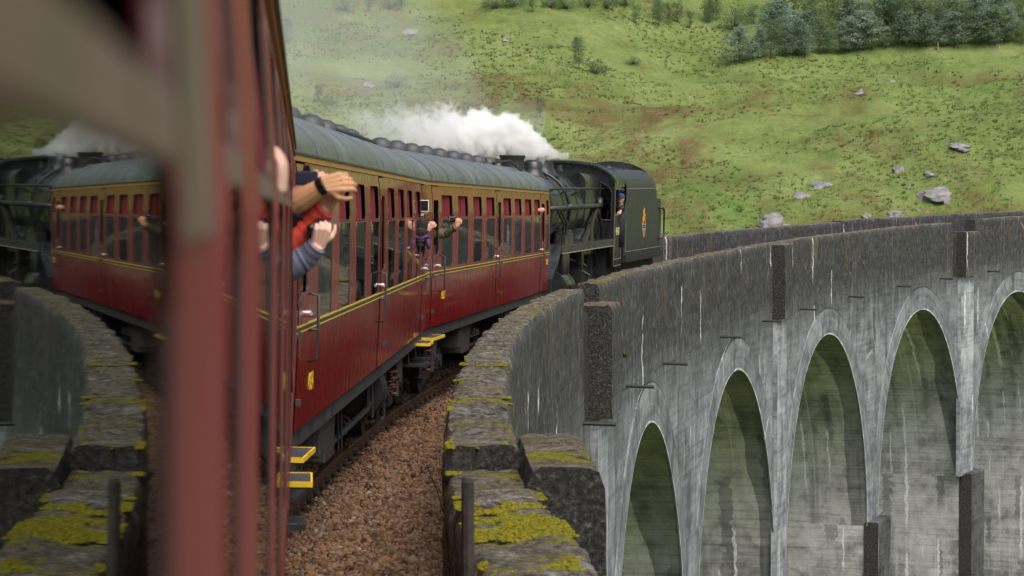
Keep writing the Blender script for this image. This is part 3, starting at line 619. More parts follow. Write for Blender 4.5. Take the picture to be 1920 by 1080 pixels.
# trees
def leafcloud(P, nrm, sz):
    n = len(P); R = rots(n); a = R[:, :, 0] * sz[:, None]; b = R[:, :, 1] * sz[:, None] * .6
    V = np.stack([P - a, P - b * .9, P + a, P + b * .9], 1).reshape(-1, 3); return V, np.arange(n * 4).reshape(-1, 4)
def tree_proto(kind, sd):
    r = np.random.default_rng(sd); random.seed(sd); tr = MB(); pts = []; szs = []
    if kind == 'pine':
        tr.tube([(0, 0, -.05), (.01, .01, .35), (.0, .02, .7), (.02, .0, .97)], [.014, .012, .008, .003], 6)
        for k in range(30):
            z = .08 + .88 * (k / 30) ** .9; L = (.30 * (1 - ((z - .08) / .92) ** 1.5) + .05) * r.uniform(.5, 1.15); a = k * 2.4 + r.uniform(-.5, .5)
            e = np.array([math.cos(a) * L, math.sin(a) * L, z + L * r.uniform(.1, .45)]); tr.tube([(0, 0, z), tuple(e)], [.007, .003], 4)
            for q in range(4):
                c = np.array([0, 0, z]) * (1 - .35 - .2 * q) + e * (.35 + .2 * q) if q < 3 else e
                m = 20; pts.append(c + r.normal(size=(m, 3)) * np.array([.045, .045, .032])); szs.append(np.full(m, .022) * r.uniform(.6, 1.3, m))
    elif kind == 'birch':
        tr.tube([(0, 0, -.05), (.02, .0, .3), (-.01, .02, .6), (.02, .0, .9)], [.014, .011, .007, .003], 6)
        for k in range(22):
            z = .22 + .7 * k / 22; L = .30 * math.sin(math.pi * min(1, (z - .05) / 1.0)) ** .7 * r.uniform(.55, 1.2); a = k * 2.4 + r.uniform(-.6, .6)
            e = np.array([math.cos(a) * L, math.sin(a) * L, z + L * r.uniform(.1, .6)]); tr.tube([(0, 0, z), tuple(e)], [.008, .003], 4)
            for q in range(3):
                c = np.array([0, 0, z]) * (.55 - .25 * q) + e * (.45 + .25 * q); m = 22; pts.append(c + r.normal(size=(m, 3)) * .055); szs.append(np.full(m, .021) * r.uniform(.6, 1.3, m))
    else:
        for k in range(26):
            a = r.uniform(0, 6.28); L = r.uniform(.1, .55); z = r.uniform(.12, .8) * (1 - .45 * L); e = np.array([math.cos(a) * L, math.sin(a) * L, z]); tr.tube([(0, 0, -.03), tuple(e * .5 + np.array([0, 0, .05])), tuple(e)], [.018, .01, .004], 4)
            m = 44; pts.append(e + r.normal(size=(m, 3)) * .085); szs.append(np.full(m, .030) * r.uniform(.6, 1.3, m))
    P = np.concatenate(pts); P[:, 2] = np.maximum(P[:, 2], .01); Vl, Fl = leafcloud(P, None, np.concatenate(szs))
    cr = npmesh('crown', Vl, Fl, M[kind]); t = tr.build('trunk', M['bark'], smooth=True)
    return cr, t
protos = {k: [tree_proto(k, i * 7 + len(k)) for i in range(3)] for k in ('pine', 'birch', 'bush')}
used = set(); tcount = 0
def tree(px, py, hpx, kind, label, group, wide=1.):
    global tcount
    p, d = hit(px, py); h = hpx * d / 5012; cr, t = protos[kind][tcount % 3]; tcount += 1
    r = empty({'pine': 'pine_tree', 'birch': 'birch_tree', 'bush': 'bush'}[kind], Matrix.Translation(p) @ Matrix.Rotation(random.uniform(0, 6), 4, 'Z') @ Matrix.Diagonal((h * wide, h * wide, h, 1)), label, 'bush' if kind == 'bush' else 'tree', group)
    for o in (cr, t):
        if o.name in used: c = o.copy(); COL.objects.link(c); c.parent = r
        else: used.add(o.name); o.parent = r
rt = random.Random(5)
for px in range(1385, 1925, 21):      # front row of the pine belt
    x = px + rt.uniform(-6, 6); y = np.interp(x, [1385, 1450, 1560, 1700, 1920], [118, 112, 104, 92, 84]) + rt.uniform(-4, 3)
    tree(x, y, rt.uniform(38, 76), rt.choice(['pine', 'pine', 'pine', 'birch']), 'young blue green tree in the front row of the hilltop belt', 'trees in the front row on the hilltop', rt.uniform(1.2, 1.75))
for px in range(1440, 1925, 24):
    x = px + rt.uniform(-8, 8); y = np.interp(x, [1440, 1600, 1920], [84, 70, 58]) + rt.uniform(-6, 6)
    tree(x, y, rt.uniform(55, 85), rt.choice(['pine', 'pine', 'birch']), 'tree standing in the thick of the wood behind the front pines', 'trees behind the front pines', rt.uniform(1.25, 1.8))
for px in range(1200, 1925, 24):
    x = px + rt.uniform(-9, 9); y = np.interp(x, [1200, 1500, 1920], [46, 52, 30]) + rt.uniform(-16, 10)
    tree(x, y, rt.uniform(34, 60), rt.choice(['birch', 'bush', 'birch']), 'round green tree scattered along the top edge of the slope', 'round trees along the top of the slope', rt.uniform(.9, 1.4))
for px in list(range(930, 1200, 34)) + [640, 690, 735, 760]:
    tree(px + rt.uniform(-8, 8), rt.uniform(14, 26), rt.uniform(26, 38), 'bush' if rt.random() < .6 else 'birch', 'dark green bush on the far skyline slope left of the wood', 'bushes on the far slope', rt.uniform(1., 1.6))
for a in ((1085, 132, 62, 'birch', 'slim pale green tree left of a round dark bush on the slope', None, .8), (1117, 139, 34, 'bush', 'round dark green bush beside a slim tree on the slope', None, 1.3), (1080, 100, 30, 'pine', 'small tree top behind the slim pale tree on the slope', None, 1.1), (1013, 222, 38, 'birch', 'sparse young tree growing above the steam from the engine', None, .9), (540, 82, 50, 'pine', 'hazy blue green tree nearest the leftmost carriage edge', None, 1.2), (598, 190, 32, 'birch', 'hazy dark tree above the second carriage roof, left of a pair', None, 1.1), (622, 198, 26, 'bush', 'hazy dark bush above the second carriage roof, right of a pair', None, 1.2), (745, 165, 30, 'bush', 'dim bush in the thin smoke above the steam', None, 1.5), (1330, 44, 50, 'birch', 'tall round tree at the top between the bushes and the wood', None, 1.1), (1235, 52, 46, 'birch', 'dark round tree at the top of the slope over the tender', None, 1.2), (1185, 122, 18, 'bush', 'low green bush on the slope right of the round dark bush', None, 1.8)):
    tree(*a)
# ------------------------------------------------------------------ carriages
def vehM(s, off, k0=False, pitch=0.):
    if k0: x, y, a = CX, YC, 0.
    else: (x, y), a = ot(s, off), head(s)
    return Matrix.Translation((x, y, rise(s))) @ Matrix.Rotation(-a, 4, 'Z') @ Matrix.Rotation(pitch, 4, 'X') @ Matrix.Translation((1.41, 0, 2.94)) @ Matrix.Rotation(CT, 4, 'Y') @ Matrix.Translation((-1.41, 0, -2.94))
PZ, PL = (1.2, 1.7, 2.2, 2.94, 3.2, 3.40), (1.388, 1.408, 1.416, 1.41, 1.392, 1.362)
def lat(z): return float(np.interp(z, PZ, PL))
def roofp(t, l=1.362, z0=3.385, h=.56): return l * math.cos(t), z0 + h * math.sin(t) ** .92
def rring(mb, y0, y1, z0, z1, w, r, sd, off=.003, inn=.006, jm=None):
    pin = []; pout = []
    for cy_, cz, a0 in ((y1 - r, z1 - r, 0), (y0 + r, z1 - r, 90), (y0 + r, z0 + r, 180), (y1 - r, z0 + r, 270)):
        for k in range(5):
            a = R_(a0 + k * 22.5); pin.append((cy_ + r * math.cos(a), cz + r * math.sin(a))); pout.append((cy_ + (r + w) * math.cos(a), cz + (r + w) * math.sin(a)))
    n = len(pin); V = []
    for P, o in ((pin, -inn), (pin, off), (pout, off), (pout, -.002)): V += [(sd * (lat(z) + o), y, z) for y, z in P]
    m0 = mb.m; q = lambda i: [(k, (k + 1) % n, n + (k + 1) % n, n + k) for k in range(n)]
    if jm is not None: mb.m = jm
    mb.add(V[:2 * n], q(0)); mb.m = m0; mb.add(V[n:3 * n], q(1)); mb.add(V[2 * n:], q(2))
def strip(mb, y0, y1, z0, z1, sd, off, n=3):   # thin plate following the side profile
    zs = [z0 + (z1 - z0) * i / n for i in range(n + 1)]
    mb.grid([[(sd * (lat(z) + off), y, z) for z in zs] for y in (y0, y1)])
    mb.grid([[(sd * (lat(z) + o), y, z) for o in (off, -.002)] for y, z in ((y0, z0), (y1, z0), (y1, z1), (y0, z1), (y0, z0))])
def font(txt, size, mat, parent, Mx, name='numerals', align='CENTER'):
    c = bpy.data.curves.new(name, 'FONT'); c.body = txt; c.size = size; c.extrude = .001; c.align_x = align; c.align_y = 'CENTER'; c.materials.append(mat); c.offset = .008 * size
    t = bpy.data.objects.new(name, c); me = bpy.data.meshes.new_from_object(t); bpy.data.objects.remove(t); o = bpy.data.objects.new(name, me); COL.objects.link(o); o.parent = parent; o.matrix_local = Mx; return o
SIDE = Matrix(((0, 0, 1, 0), (1, 0, 0, 0), (0, 1, 0, 0), (0, 0, 0, 1)))   # text on the right side, read from the right
def bogie(root, y):
    b = empty('bogie', Matrix.Identity(4), None, None); b.parent = root; b.matrix_local = Matrix.Translation((0, y, 0))
    mb = MB()
    for sd in (1, -1):
        mb.prism([(-1.9, .52), (-1.9, .70), (-.8, .72), (-.6, .60), (.6, .60), (.8, .72), (1.9, .70), (1.9, .52), (.7, .42), (-.7, .42)], .98, 1.06, lambda a, b_, h: (sd * h, a, b_))
        for e in (-1, 1): mb.box(sd * 1.0 - .05, sd * 1.0 + .12 * 1, e * 1.3 - .16, e * 1.3 + .16, .40, .70); mb.tube([(sd * 1.06, e * 1.3, .53), (sd * 1.16, e * 1.3, .53)], .11, 10)
        mb.box(sd * 1.0 - .1, sd * 1.0 + .1, -.35, .35, .30, .44); mb.tube([(sd * 1.05, -.55, .36), (sd * 1.05, .55, .36)], .03, 6)
    mb.box(-1.0, 1.0, -.3, .3, .5, .85); mb.box(-1.0, 1.0, -1.95, -1.8, .5, .75); mb.box(-1.0, 1.0, 1.8, 1.95, .5, .75)
    o = mb.build('bogie_frame', M['underframe'], root); o.location = (0, y, 0)
    bpy.data.objects.remove(b)
    w0 = None
    for e in (-1, 1):
        for sd in (1, -1):
            if w0 is None:
                w0 = MB().lathe([(.12, -.08), (.42, -.03), (.45, -.06), (.56, -.06), (.53, .02), (.535, .07), (.45, .07), (.43, .03), (.16, .05), (.12, .12)], Matrix.Rotation(R_(90), 4, 'Y'), 28).build('wheel', M['underframe'], o, True, angle=40); w = w0
            else: w = dup(w0)
            w.matrix_local = Matrix.Translation((sd * .76, e * 1.3, .53)) @ (Matrix.Identity(4) if sd > 0 else Matrix.Rotation(R_(180), 4, 'Z'))
    mb = MB()
    mb.tube([(.085 * math.cos(t * 2.6), .085 * math.sin(t * 2.6), t * .018) for t in range(19)], .02, 6); sp = mb.build('spring', M['spring'], o, True); k = 0
    for sd in (1, -1):
        for yy in (-.22, .22):
            q = sp if k == 0 else dup(sp); q.location = (sd * 1.10, yy, .46); k += 1
    mb = MB(); mb.tube([(0, 0, 0), (0, 0, .28)], .035, 8); mb.tube([(0, 0, .25), (0, 0, .3), (0, 0, .62)], .075, 12); mb.tube([(0, 0, .62), (0, 0, .66)], .09, 12)
    dm = mb.build('damper', M['solebar'], o, True, angle=40); k = 0
    for sd in (1, -1):
        q = dm if k == 0 else dup(dm); q.location = (sd * 1.17, .02, .42); k += 1
    return o
def footsteps(root, y0, y1, sd=1, low=True, z=1.07):
    mb = MB(); mb.box(sd * 1.22, sd * 1.53, y0, y1, z - .05, z); mb.m = 1
    mb.box(sd * 1.53, sd * 1.545, y0 - .012, y1 + .012, z - .034, z + .005); mb.box(sd * 1.30, sd * 1.53, y0 - .014, y0 - .001, z - .034, z + .005); mb.box(sd * 1.30, sd * 1.53, y1 + .001, y1 + .014, z - .034, z + .005)
    o = mb.build('footstep', [M['solebar'], M['stepyellow']], root)
    mb = MB()
    if low: mb.box(sd * 1.16, sd * 1.50, y0 + .02, y1 - .05, z - .34, z - .30); 
    for yy in (y0 + .08, y1 - .1): mb.tube([(sd * 1.2, yy, z + .05), (sd * 1.24, yy, z - .3), (sd * 1.44, yy, z - .31 if low else z - .06)], .018, 6)
    mb.build('step_bracket', M['underframe'], root)
def make_coach(Mx, label, wins, doors, yr, yf, zp, zt, frame, vents, nums=(), own=False, steps=(), vrow=(.42,), ventz=1.):
    root = empty('railway_carriage', Mx, label, 'carriage', 'maroon carriages of the train')
    cuts = []
    for w in wins: cuts += [(w[0], w[1], zp[0], zp[1]), (w[0], w[1], zt[0], zt[1])]
    dz = (2.30, 3.12)
    ys = sorted(set([yr, yf] + [c for w in wins for c in w] + [c for d in doors for c in d[:2]])); zs = sorted(set(list(PZ) + [zp[0], zp[1], zt[0], zt[1]]))
    mb = MB()
    for sd in (1, -1):
        for i in range(len(ys) - 1):
            for j in range(len(zs) - 1):
                yc, zc = (ys[i] + ys[i + 1]) / 2, (zs[j] + zs[j + 1]) / 2
                if any(a < yc < b and c < zc < d for a, b, c, d in cuts) or any(a < yc < b for a, b, *_ in doors): continue
                mb.add([(sd * lat(zs[j]), ys[i], zs[j]), (sd * lat(zs[j]), ys[i + 1], zs[j]), (sd * lat(zs[j + 1]), ys[i + 1], zs[j + 1]), (sd * lat(zs[j + 1]), ys[i], zs[j + 1])], [(0, 1, 2, 3)])
    PT = M['paint_dusty'] if own else M['paint']; body = mb.build('body', PT, root, fix=False)
    mb = MB()
    for ye in (yr, yf):
        out = [(sd_ * lat(z), z) for sd_, zz in ((1, PZ), (-1, PZ[::-1])) for z in zz[:]]
        out = [(lat(z), z) for z in PZ] + [roofp(R_(t)) for t in range(15, 180, 15)] + [(-lat(z), z) for z in PZ[::-1]]
        e = 1 if ye > 0 else -1
        mb.prism(out, ye - e * .02, ye + e * .03, lambda a, b, h: (a * .995, h, b))
    mb.build('end_panel', M['red_end'], root)
    mb = MB(); mb.box(-1.3, 1.3, yr + .05, yf - .05, 1.16, 1.2); mb.box(.28, .31, yr + .1, yf - .1, 1.2, 3.45); mb.box(-1.3, 1.3, yr + .05, yf - .05, 3.40, 3.43)
    mb.build('interior_partition', M['interior'], root)
    mb = MB()
    for a, b in zip(wins[:-1], wins[1:]):
        if b[0] - a[1] < 1.1: yc = (a[1] + b[0]) / 2; mb.box(.45, 1.22, yc - .09, yc + .09, 1.2, 2.50)
    if mb.v: mb.build('seat_backs', M['seatcloth'], root, bevel=.04)
    # roof with seam ribs
    mb = MB(); yy = np.linspace(yr - .02, yf + .02, 34); ts = np.linspace(0, math.pi, 30)
    mb.grid([[(roofp(t)[0] * (1.012), y, roofp(t)[1] - (.03 if min(y - yr, yf - y) < .1 else 0)) for t in ts] for y in yy])
    for y in np.arange(yr + .9, yf, 1.98):
        mb.grid([[(roofp(t, 1.385, 3.385, .568)[0], y + d, roofp(t, 1.385, 3.385, .568 + (.006 if abs(d) < .02 else -.004))[1]) for t in ts] for d in (-.025, -.015, .015, .025)])
    mb.build('roof', M['roof'], root, True, angle=60)
    mb = MB()
    for sd in (1, -1): strip(mb, yr, yf, 3.342, 3.392, sd, .016)
    g_ = mb.build('gutter', M['gutter'], root)
    mb = MB()
    for sd in (1, -1): mb.box(min(sd * 1.355, sd * 1.392), max(sd * 1.355, sd * 1.392), yr, yf, 3.394, 3.412)
    mb.build('rain_strip', M['solebar'], root)
    # windows
    for w0, w1 in wins:
        for sd in ((1,) if True else (1, -1)):
            mb = MB(); rw = .028 if not own else .022
            rring(mb, w0, w1, zp[0], zp[1], rw, .05, sd, *((.0012, .002) if own else ()), jm=2); mb.m = 1; rring(mb, w0, w1, zt[0], zt[1], min(rw, .012 if own else .02), .05, sd, *((.0018, .006) if own else ()), jm=2)
            if own: strip(mb, w0, w1, zp[1] + .001, zt[0] - .001, sd, .003, 1)
            wf = mb.build('window', [PT, frame, M['jamb']], root, fix=True)
            mb = MB()
            for za, zb in (zp,): mb.grid([[(sd * (lat(z) - (.0015 if own else .004)), y, z) for z in np.linspace(za - .01, zb + .01, 4)] for y in (w0 - .01, w1 + .01)])
            mb.build('pane', M['glass_near'] if own else M['glass'], wf, fix=True)
            mb = MB(); n = 22
            for ya, yb in ((w0 + .02, w0 + (w1 - w0) * .43), (w0 + (w1 - w0) * .55, w1 - .02)):
                mb.grid([[(sd * (lat(z) - .05 + .022 * math.sin(i * 1.9)), ya + (yb - ya) * i / n, z) for i in range(n + 1)] for z in (zt[0] + (.0 if own else -.06), zt[1] + .04)])
            mb.build('curtain', M['curtain'], wf, True, fix=False)
    mb = MB()
    for w0, w1 in wins:      # far side glazing
        for za, zb in (zp, zt): mb.grid([[(-(lat(z) - .01), y, z) for z in np.linspace(za - .01, zb + .01, 4)] for y in (w0 - .01, w1 + .01)])
    mb.build('far_side_glazing', M['glass'], root)
    # doors
    for d in doors:
        a, b, opn, hinge = d; mb = MB(); g = .012; zz = [1.205, 1.7, dz[0], dz[1], 3.322]; ya = [a + g, a + g + .07, b - g - .07, b - g]
        for i in range(3):
            for j in range(4):
                if i == 1 and j == 2: continue
                zr_ = np.linspace(zz[j], zz[j + 1], 4)
                mb.grid([[(lat(z) + .005, y, z) for z in zr_] for y in (ya[i], ya[i + 1])])
        mb.m = 1; strip(mb, a - .001, a + g, 1.2, 3.32, 1, -.02); strip(mb, b - g, b + .001, 1.2, 3.32, 1, -.02)
        mb.grid([[(-lat(z), y, z) for z in PZ] for y in (a, b)])
        do = mb.build('door', [PT, M['rubber']], root)
        mb = MB(); rring(mb, ya[1], ya[2], dz[0], dz[1], .02, .06, 1, off=.008, jm=1); mb.build('door_window_frame', [PT, M['jamb']], do)
        z0p = dz[0] - .01 if not opn else None
        mb = MB(); mb.grid([[(lat(z) - .02, y, z) for z in np.linspace(dz[0] - .01, dz[1] + .01 if not opn else dz[0] + .14, 4)] for y in (ya[1] - .01, ya[2] + .01)]); mb.build('droplight', M['glass'], do)
        yh = b - .10 if hinge < 0 else a + .10
        if own: continue
        mb = MB(); mb.tube([(1.415, yh, 2.12), (1.455, yh, 2.12)], .03, 10); mb.tube([(1.46, yh - .05, 2.12), (1.46, yh + .07, 2.10)], .016, 6); mb.build('handle', M['handle'], do, True, angle=40)
        mb = MB()
        for zq in (1.42, 1.95, 2.2): mb.box(1.41, 1.445, (a if hinge < 0 else b) - .05, (a if hinge < 0 else b) + .05, zq, zq + .05)
        mb.build('hinge', M['solebar'], do)
        if not own:
            yg = b + .14 if hinge < 0 else a - .14
            mb = MB(); mb.tube([(1.41, yg, 1.72), (1.49, yg, 1.74), (1.49, yg, 2.26), (1.41, yg, 2.28)], .014, 6); mb.tube([(1.41, yg, 1.98), (1.49, yg, 1.98)], .014, 6); mb.build('grab_rail', M['solebar'], root, True)
    # lining
    mb = MB(); mb.m = 0; strip(mb, yr, yf, 1.984, 1.998, 1, .0075, 1); strip(mb, yr, yf, 2.030, 2.044, 1, .0075, 1); mb.m = 1; strip(mb, yr, yf, 1.998, 2.030, 1, .0070, 1)
    if not own: mb.build('waist_lining', [M['yellow'], M['black']], root)
    # underframe
    mb = MB()
    for sd in (1, -1): mb.box(min(sd * 1.26, sd * 1.335), max(sd * 1.26, sd * 1.335), yr + .05, yf - .05, 1.02, 1.195)
    for ye in (yr + .06, yf - .2): mb.box(-1.26, 1.26, ye, ye + .14, 1.0, 1.195)
    mb.build('solebar', M['solebar'], root)
    mb = MB()
    for sd in (1, -1):
        x = sd * 1.1
        mb.tube([(x, -5., 1.05), (x, -2.6, .55), (x, 2.6, .55), (x, 5., 1.05)], .035, 6)
        for yy in (-2.6, 2.6): mb.tube([(x, yy, 1.05), (x, yy, .52)], .03, 6)
    mb.build('truss_rod', M['underframe'], root)
    mb = MB(); mb.box(.55, 1.2, -3.9, -2.9, .50, .98); mb.box(-1.2, -.55, 1., 2.2, .5, .98); mb.box(.7, 1.22, -4.6, -4.1, .62, 1.02); mb.build('battery_box', M['solebar'], root, bevel=.02)
    mb = MB(); Ry = Matrix.Rotation(R_(90), 4, 'X')
    mb.lathe([(.02, -.28), (.30, -.26), (.33, -.2), (.33, .2), (.30, .26), (.02, .28)], Matrix.Translation((.95, 3.4, .72)) @ Ry, 20); mb.lathe([(.02, -.5), (.22, -.45), (.22, .45), (.02, .5)], Matrix.Translation((.6, .4, .75)) @ Ry, 16)
    mb.build('vacuum_cylinder', M['sooty'], root, True, angle=40)
    mb = MB()
    for yy in (2.85, 2.95, 3.05, 3.85, -1.8, -1.4, 4.6): mb.tube([(1.12, yy, 1.05), (1.14, yy + .02, .42)], .014, 6)
    mb.tube([(1.2, yr + 2, 1.0), (1.18, yf - 2, .98)], .02, 6); mb.tube([(1.14, 4.9, 1.05), (1.14, 4.9, .28), (1.14, 4.3, .28)], .025, 6)
    mb.build('brake_rigging', M['underframe'], root)
    bogie(root, yf - 2.75); bogie(root, yr + 2.75)
    for a, b in steps: footsteps(root, a, b)
    for ye, e in ((yr, -1), (yf, 1)):
        mb = MB()
        for sd in (1, -1): mb.lathe([(.08, 0), (.08, .3), (.06, .3), (.06, .42), (.24, .43), (.24, .46), (.02, .48)], Matrix.Translation((sd * .88, ye, 1.08)) @ Matrix.Rotation(R_(-90 * e), 4, 'X'), 16)
        mb.build('buffer', M['underframe'], root, True, angle=40)
        mb = MB()
        for q in range(5): mb.box(-.62 - .03 * (q % 2), .62 + .03 * (q % 2), ye + e * (.04 + q * .07), ye + e * (.10 + q * .07), 1.3, 3.3)
        mb.build('gangway', M['rubber'], root)
        mb = MB(); mb.tube([(.45, ye + e * .05, 1.0), (.5, ye + e * .2, .75), (.42, ye + e * .38, .55)], .035, 8); mb.build('brake_hose', M['stepyellow'] if e < 0 else M['spring'], root, True)
        mb = MB(); mb.tube([(.95, ye + e * .06, 1.0), (1.0, ye + e * .15, .85), (.96, ye + e * .2, .62)], .028, 8); mb.build('heating_hose', M['blue'] if e < 0 else M['sooty'], root, True)
    # roof ventilators
    v0 = None
    for y in vents:
        for x in vrow:
            if v0 is None: v0 = MB().lathe([(.165, 0), (.19, .035), (.19, .055), (.178, .10), (.145, .16), (.08, .20), (.01, .21)], None, 18).build('roof_ventilator', M['vent'], root, True, angle=50); o = v0
            else: o = dup(v0)
            t = math.acos(max(-1, min(1, x / 1.362))); o.location = (x, y, roofp(t)[1] - .055)
    for txt, y, z, sz in nums: font(txt, sz, M['number'], root, Matrix.Translation((lat(z) + .006, y, z)) @ SIDE)
    return root
c0 = make_coach(vehM(0, OFF, True), 'blurred maroon carriage filling the left foreground, its window glass mirroring the train', [(-10.35, -8.69), (-8.08, -7.72), (-6.95, -5.85), (-5.15, -4.05), (-3.4, -2.3), (-1.65, -.55), (1.3, 2.4), (3.1, 4.2), (4.85, 5.9), (6.6, 7.75)], [(.02, .72, True, -1), (8.3, 9.0, False, -1)], -10.6, 9.83, (2.10, 2.956), (2.981, 3.26), M['alu'], (-6, -3.4, 1.8, 3.6, 5.4, 7.2), own=True, steps=((8.9, 9.55),))
s_ = MB(); strip(s_, -8.66, -8.36, 2.93, 3.31, 1, .003); s_.build('window_surround', M['alu'], c0)
c1 = make_coach(vehM(PIT, OFF), 'second maroon carriage, coupled behind the blurred near one, with the yellow number 4954', [(-7.15, -5.9), (-5.15, -4.0), (-3.25, -2.1), (-1.35, -.2), (1.27, 2.4), (3.07, 4.2), (4.84, 5.9), (6.6, 7.75)], [(-8.75, -8.0, False, -1), (.05, .75, False, 1), (8.25, 8.95, True, -1)], -9.85, 9.6, (2.02, 2.835), (2.87, 3.22), M['paint'], (-6.5, -4.9, -2.7, -.8, 1.8, 3.6, 5.4, 7.2), nums=(('4954', -7.55, 1.53, .21),), steps=((-9.4, -8.5), (8.3, 9.2)))
c2 = make_coach(vehM(2 * PIT, OFF), 'third maroon carriage, coupled to the steam engine', [(-8.66, -7.36), (-6.59, -5.26), (-4.47, -3.23), (-2.48, -1.19), (.4, 1.77), (2.5, 3.79), (4.53, 5.88), (6.59, 7.85), (9.42, 10.0)], [(-9.75, -9.0, True, -1), (-.78, 0., False, 1), (8.2, 9.0, True, 1)], -10.55, 10.3, (2.09, 2.82), (2.87, 3.20), M['paint'], (-8.6, -6.9, -5.2, -3.5, -1.6, .4, 2.4, 4.4, 6.4), nums=(('99327', -8.35, 1.65, .19), ('99327', 9.75, 1.82, .17)), steps=((-10.2, -9.1), (8.3, 9.2)), vrow=(.42, -.42))
mb = MB(); mb.tube([(.62, 3.4, 3.93), (.6, 6.2, 3.95), (.62, 9.5, 3.93)], .03, 6); mb.build('roof_pipe', M['sooty'], c1)
mb = MB(); mb.box(-.5, .55, 7.0, 7.9, 3.98, 4.06); mb.tube([(.55, 6.2, 3.95), (.8, 7.2, 4.02), (.9, 9.0, 3.8)], .025, 6); mb.tube([(.3, 5.6, 3.99), (.4, 6.4, 4.0)], .05, 6); mb.build('roof_hatch', M['sooty'], c2)
for k_ in (1,): pass
# ------------------------------------------------------------------ steam engine (chimney end towards the carriages)
SL = 57.3
loc = empty('steam_locomotive', vehM(SL, .06, pitch=slope(SL)), 'black steam locomotive with its boiler end coupled to the carriages', 'locomotive')
LK = M['loco']
def cylY(mb, prof, x, z, n=32):        # prof (r, y)
    mb.lathe(prof, Matrix.Translation((x, 0, z)) @ Matrix.Rotation(R_(-90), 4, 'X'), n)
mb = MB(); cylY(mb, [(.02, -5.06), (.5, -5.05), (.78, -4.98), (.84, -4.9), (.84, -3.0), (.83, -2.98)], 0, 2.88); mb.box(-.75, .75, -4.9, -3.1, 1.6, 2.4); sb = mb.build('smokebox', M['sooty'], loc, True, angle=40)
mb = MB(); cylY(mb, [(.83, -2.98), (.86, -2.9), (.86, -.6), (.90, 1.3), (.93, 1.95)], 0, 2.90); bo = mb.build('boiler', LK, loc, True, angle=40)
mb = MB()
for y, r in ((-2.9, .865), (-.5, .878), (1.0, .905)): cylY(mb, [(r, y - .035), (r + .008, y - .03), (r + .008, y + .03), (r, y + .035)], 0, 2.90)
mb.build('boiler_band', M['sooty'], bo, True, angle=40)
mb = MB(); mb.lathe([(.46, 3.55), (.36, 3.70), (.30, 3.82), (.275, 4.0), (.285, 4.12), (.31, 4.16), (.31, 4.2), (.24, 4.2)], Matrix.Translation((0, -3.75, 0)), 24); mb.build('chimney', M['sooty'], sb, True, angle=40)
mb = MB(); mb.lathe([(.52, 3.70), (.40, 3.80), (.33, 3.95), (.31, 4.12), (.27, 4.22), (.16, 4.28), (.01, 4.29)], Matrix.Translation((0, .55, 0)), 24); mb.build('dome', LK, bo, True)
mb = MB(); mb.lathe([(.40, 3.68), (.30, 3.78), (.25, 3.92), (.24, 4.06), (.16, 4.12), (.01, 4.13)], Matrix.Translation((0, -.75, 0)), 20)
for sd in (1, -1): mb.tube([(sd * .2, -.75, 3.9)] + [(sd * .95 * math.sin(t), -.75, 2.90 + .95 * math.cos(t)) for t in np.linspace(.35, 2.0, 10)] + [(sd * .8, -.75, 2.3)], .04, 8)
mb.build('top_feed', LK, bo, True, angle=50)
# Belpaire firebox
def fb(sc, z0): return [(-.93 * sc, 1.75), (-.95 * sc, 2.6)] + [(-.97 * sc, 3.3)] + [(-.70 * sc - .26 * sc * math.cos(t), 3.55 + .30 * math.sin(t)) for t in np.linspace(.2, 1.5, 6)] + [(.70 * sc + .26 * sc * math.cos(t), 3.55 + .30 * math.sin(t)) for t in np.linspace(1.5, .2, 6)] + [(.97 * sc, 3.3), (.95 * sc, 2.6), (.93 * sc, 1.75)]
mb = MB(); o_ = fb(1, 0); o2 = [(a * .98, b + .01) for a, b in o_]; n = len(o_)
rows = [[(a, 1.95, b) for a, b in o2], [(a, 2.02, b) for a, b in o_], [(a, 4.62, b - .03) for a, b in o_]]; mb.grid(rows); mb.add(rows[0], [tuple(range(n))]); fbx = mb.build('firebox', LK, loc, True, angle=40)
mb = MB()
for x in (-.2, .2): mb.lathe([(.09, 3.82), (.09, 3.9), (.06, 3.92), (.05, 4.05), (.07, 4.06)], Matrix.Translation((x, 2.5, 0)), 10)
mb.build('safety_valve', M['grime'], fbx, True, angle=40)
mb = MB()
for sd in (1, -1):
    mb.box(min(sd * .72, sd * 1.34), max(sd * .72, sd * 1.34), -4.55, 4.6, 2.08, 2.12); mb.box(min(sd * 1.31, sd * 1.345), max(sd * 1.31, sd * 1.345), -4.6, 4.6, 1.92, 2.121)
    mb.prism([(-5.9, 1.30), (-5.9, 1.40), (-4.6, 2.12), (-4.55, 2.05), (-5.7, 1.25)], .62, 1.33, lambda a, b, h: (sd * h, a, b))
rb = mb.build('running_board', LK, loc, bevel=.008)
mb = MB()
for sd in (1, -1): strip_x = sd * 1.349; mb.box(strip_x - .002, strip_x + .002, -4.6, 4.6, 1.925, 1.95)
mb.build('lining', M['lining'], rb)
mb = MB(); mb.box(-.62, .62, -5.95, 6.1, .95, 1.75); mb.box(-1.33, 1.33, -6.0, -5.88, 1.0, 1.40); mb.box(-.6, .6, 1.5, 4.6, .35, 1.9); mb.box(-1.15, 1.15, 4.75, 6.1, .55, 1.9); mb.box(-.5, .5, -5., 1.5, .5, 1.9); mb.build('frame', M['sooty'], loc)
mb = MB()
for sd in (1, -1): mb.lathe([(.1, 0), (.1, .3), (.07, .3), (.07, .42), (.24, .43), (.24, .46), (.02, .48)], Matrix.Translation((sd * .88, -5.98, 1.12)) @ Matrix.Rotation(R_(90), 4, 'X'), 16)
mb.build('buffer', M['sooty'], loc, True, angle=40)
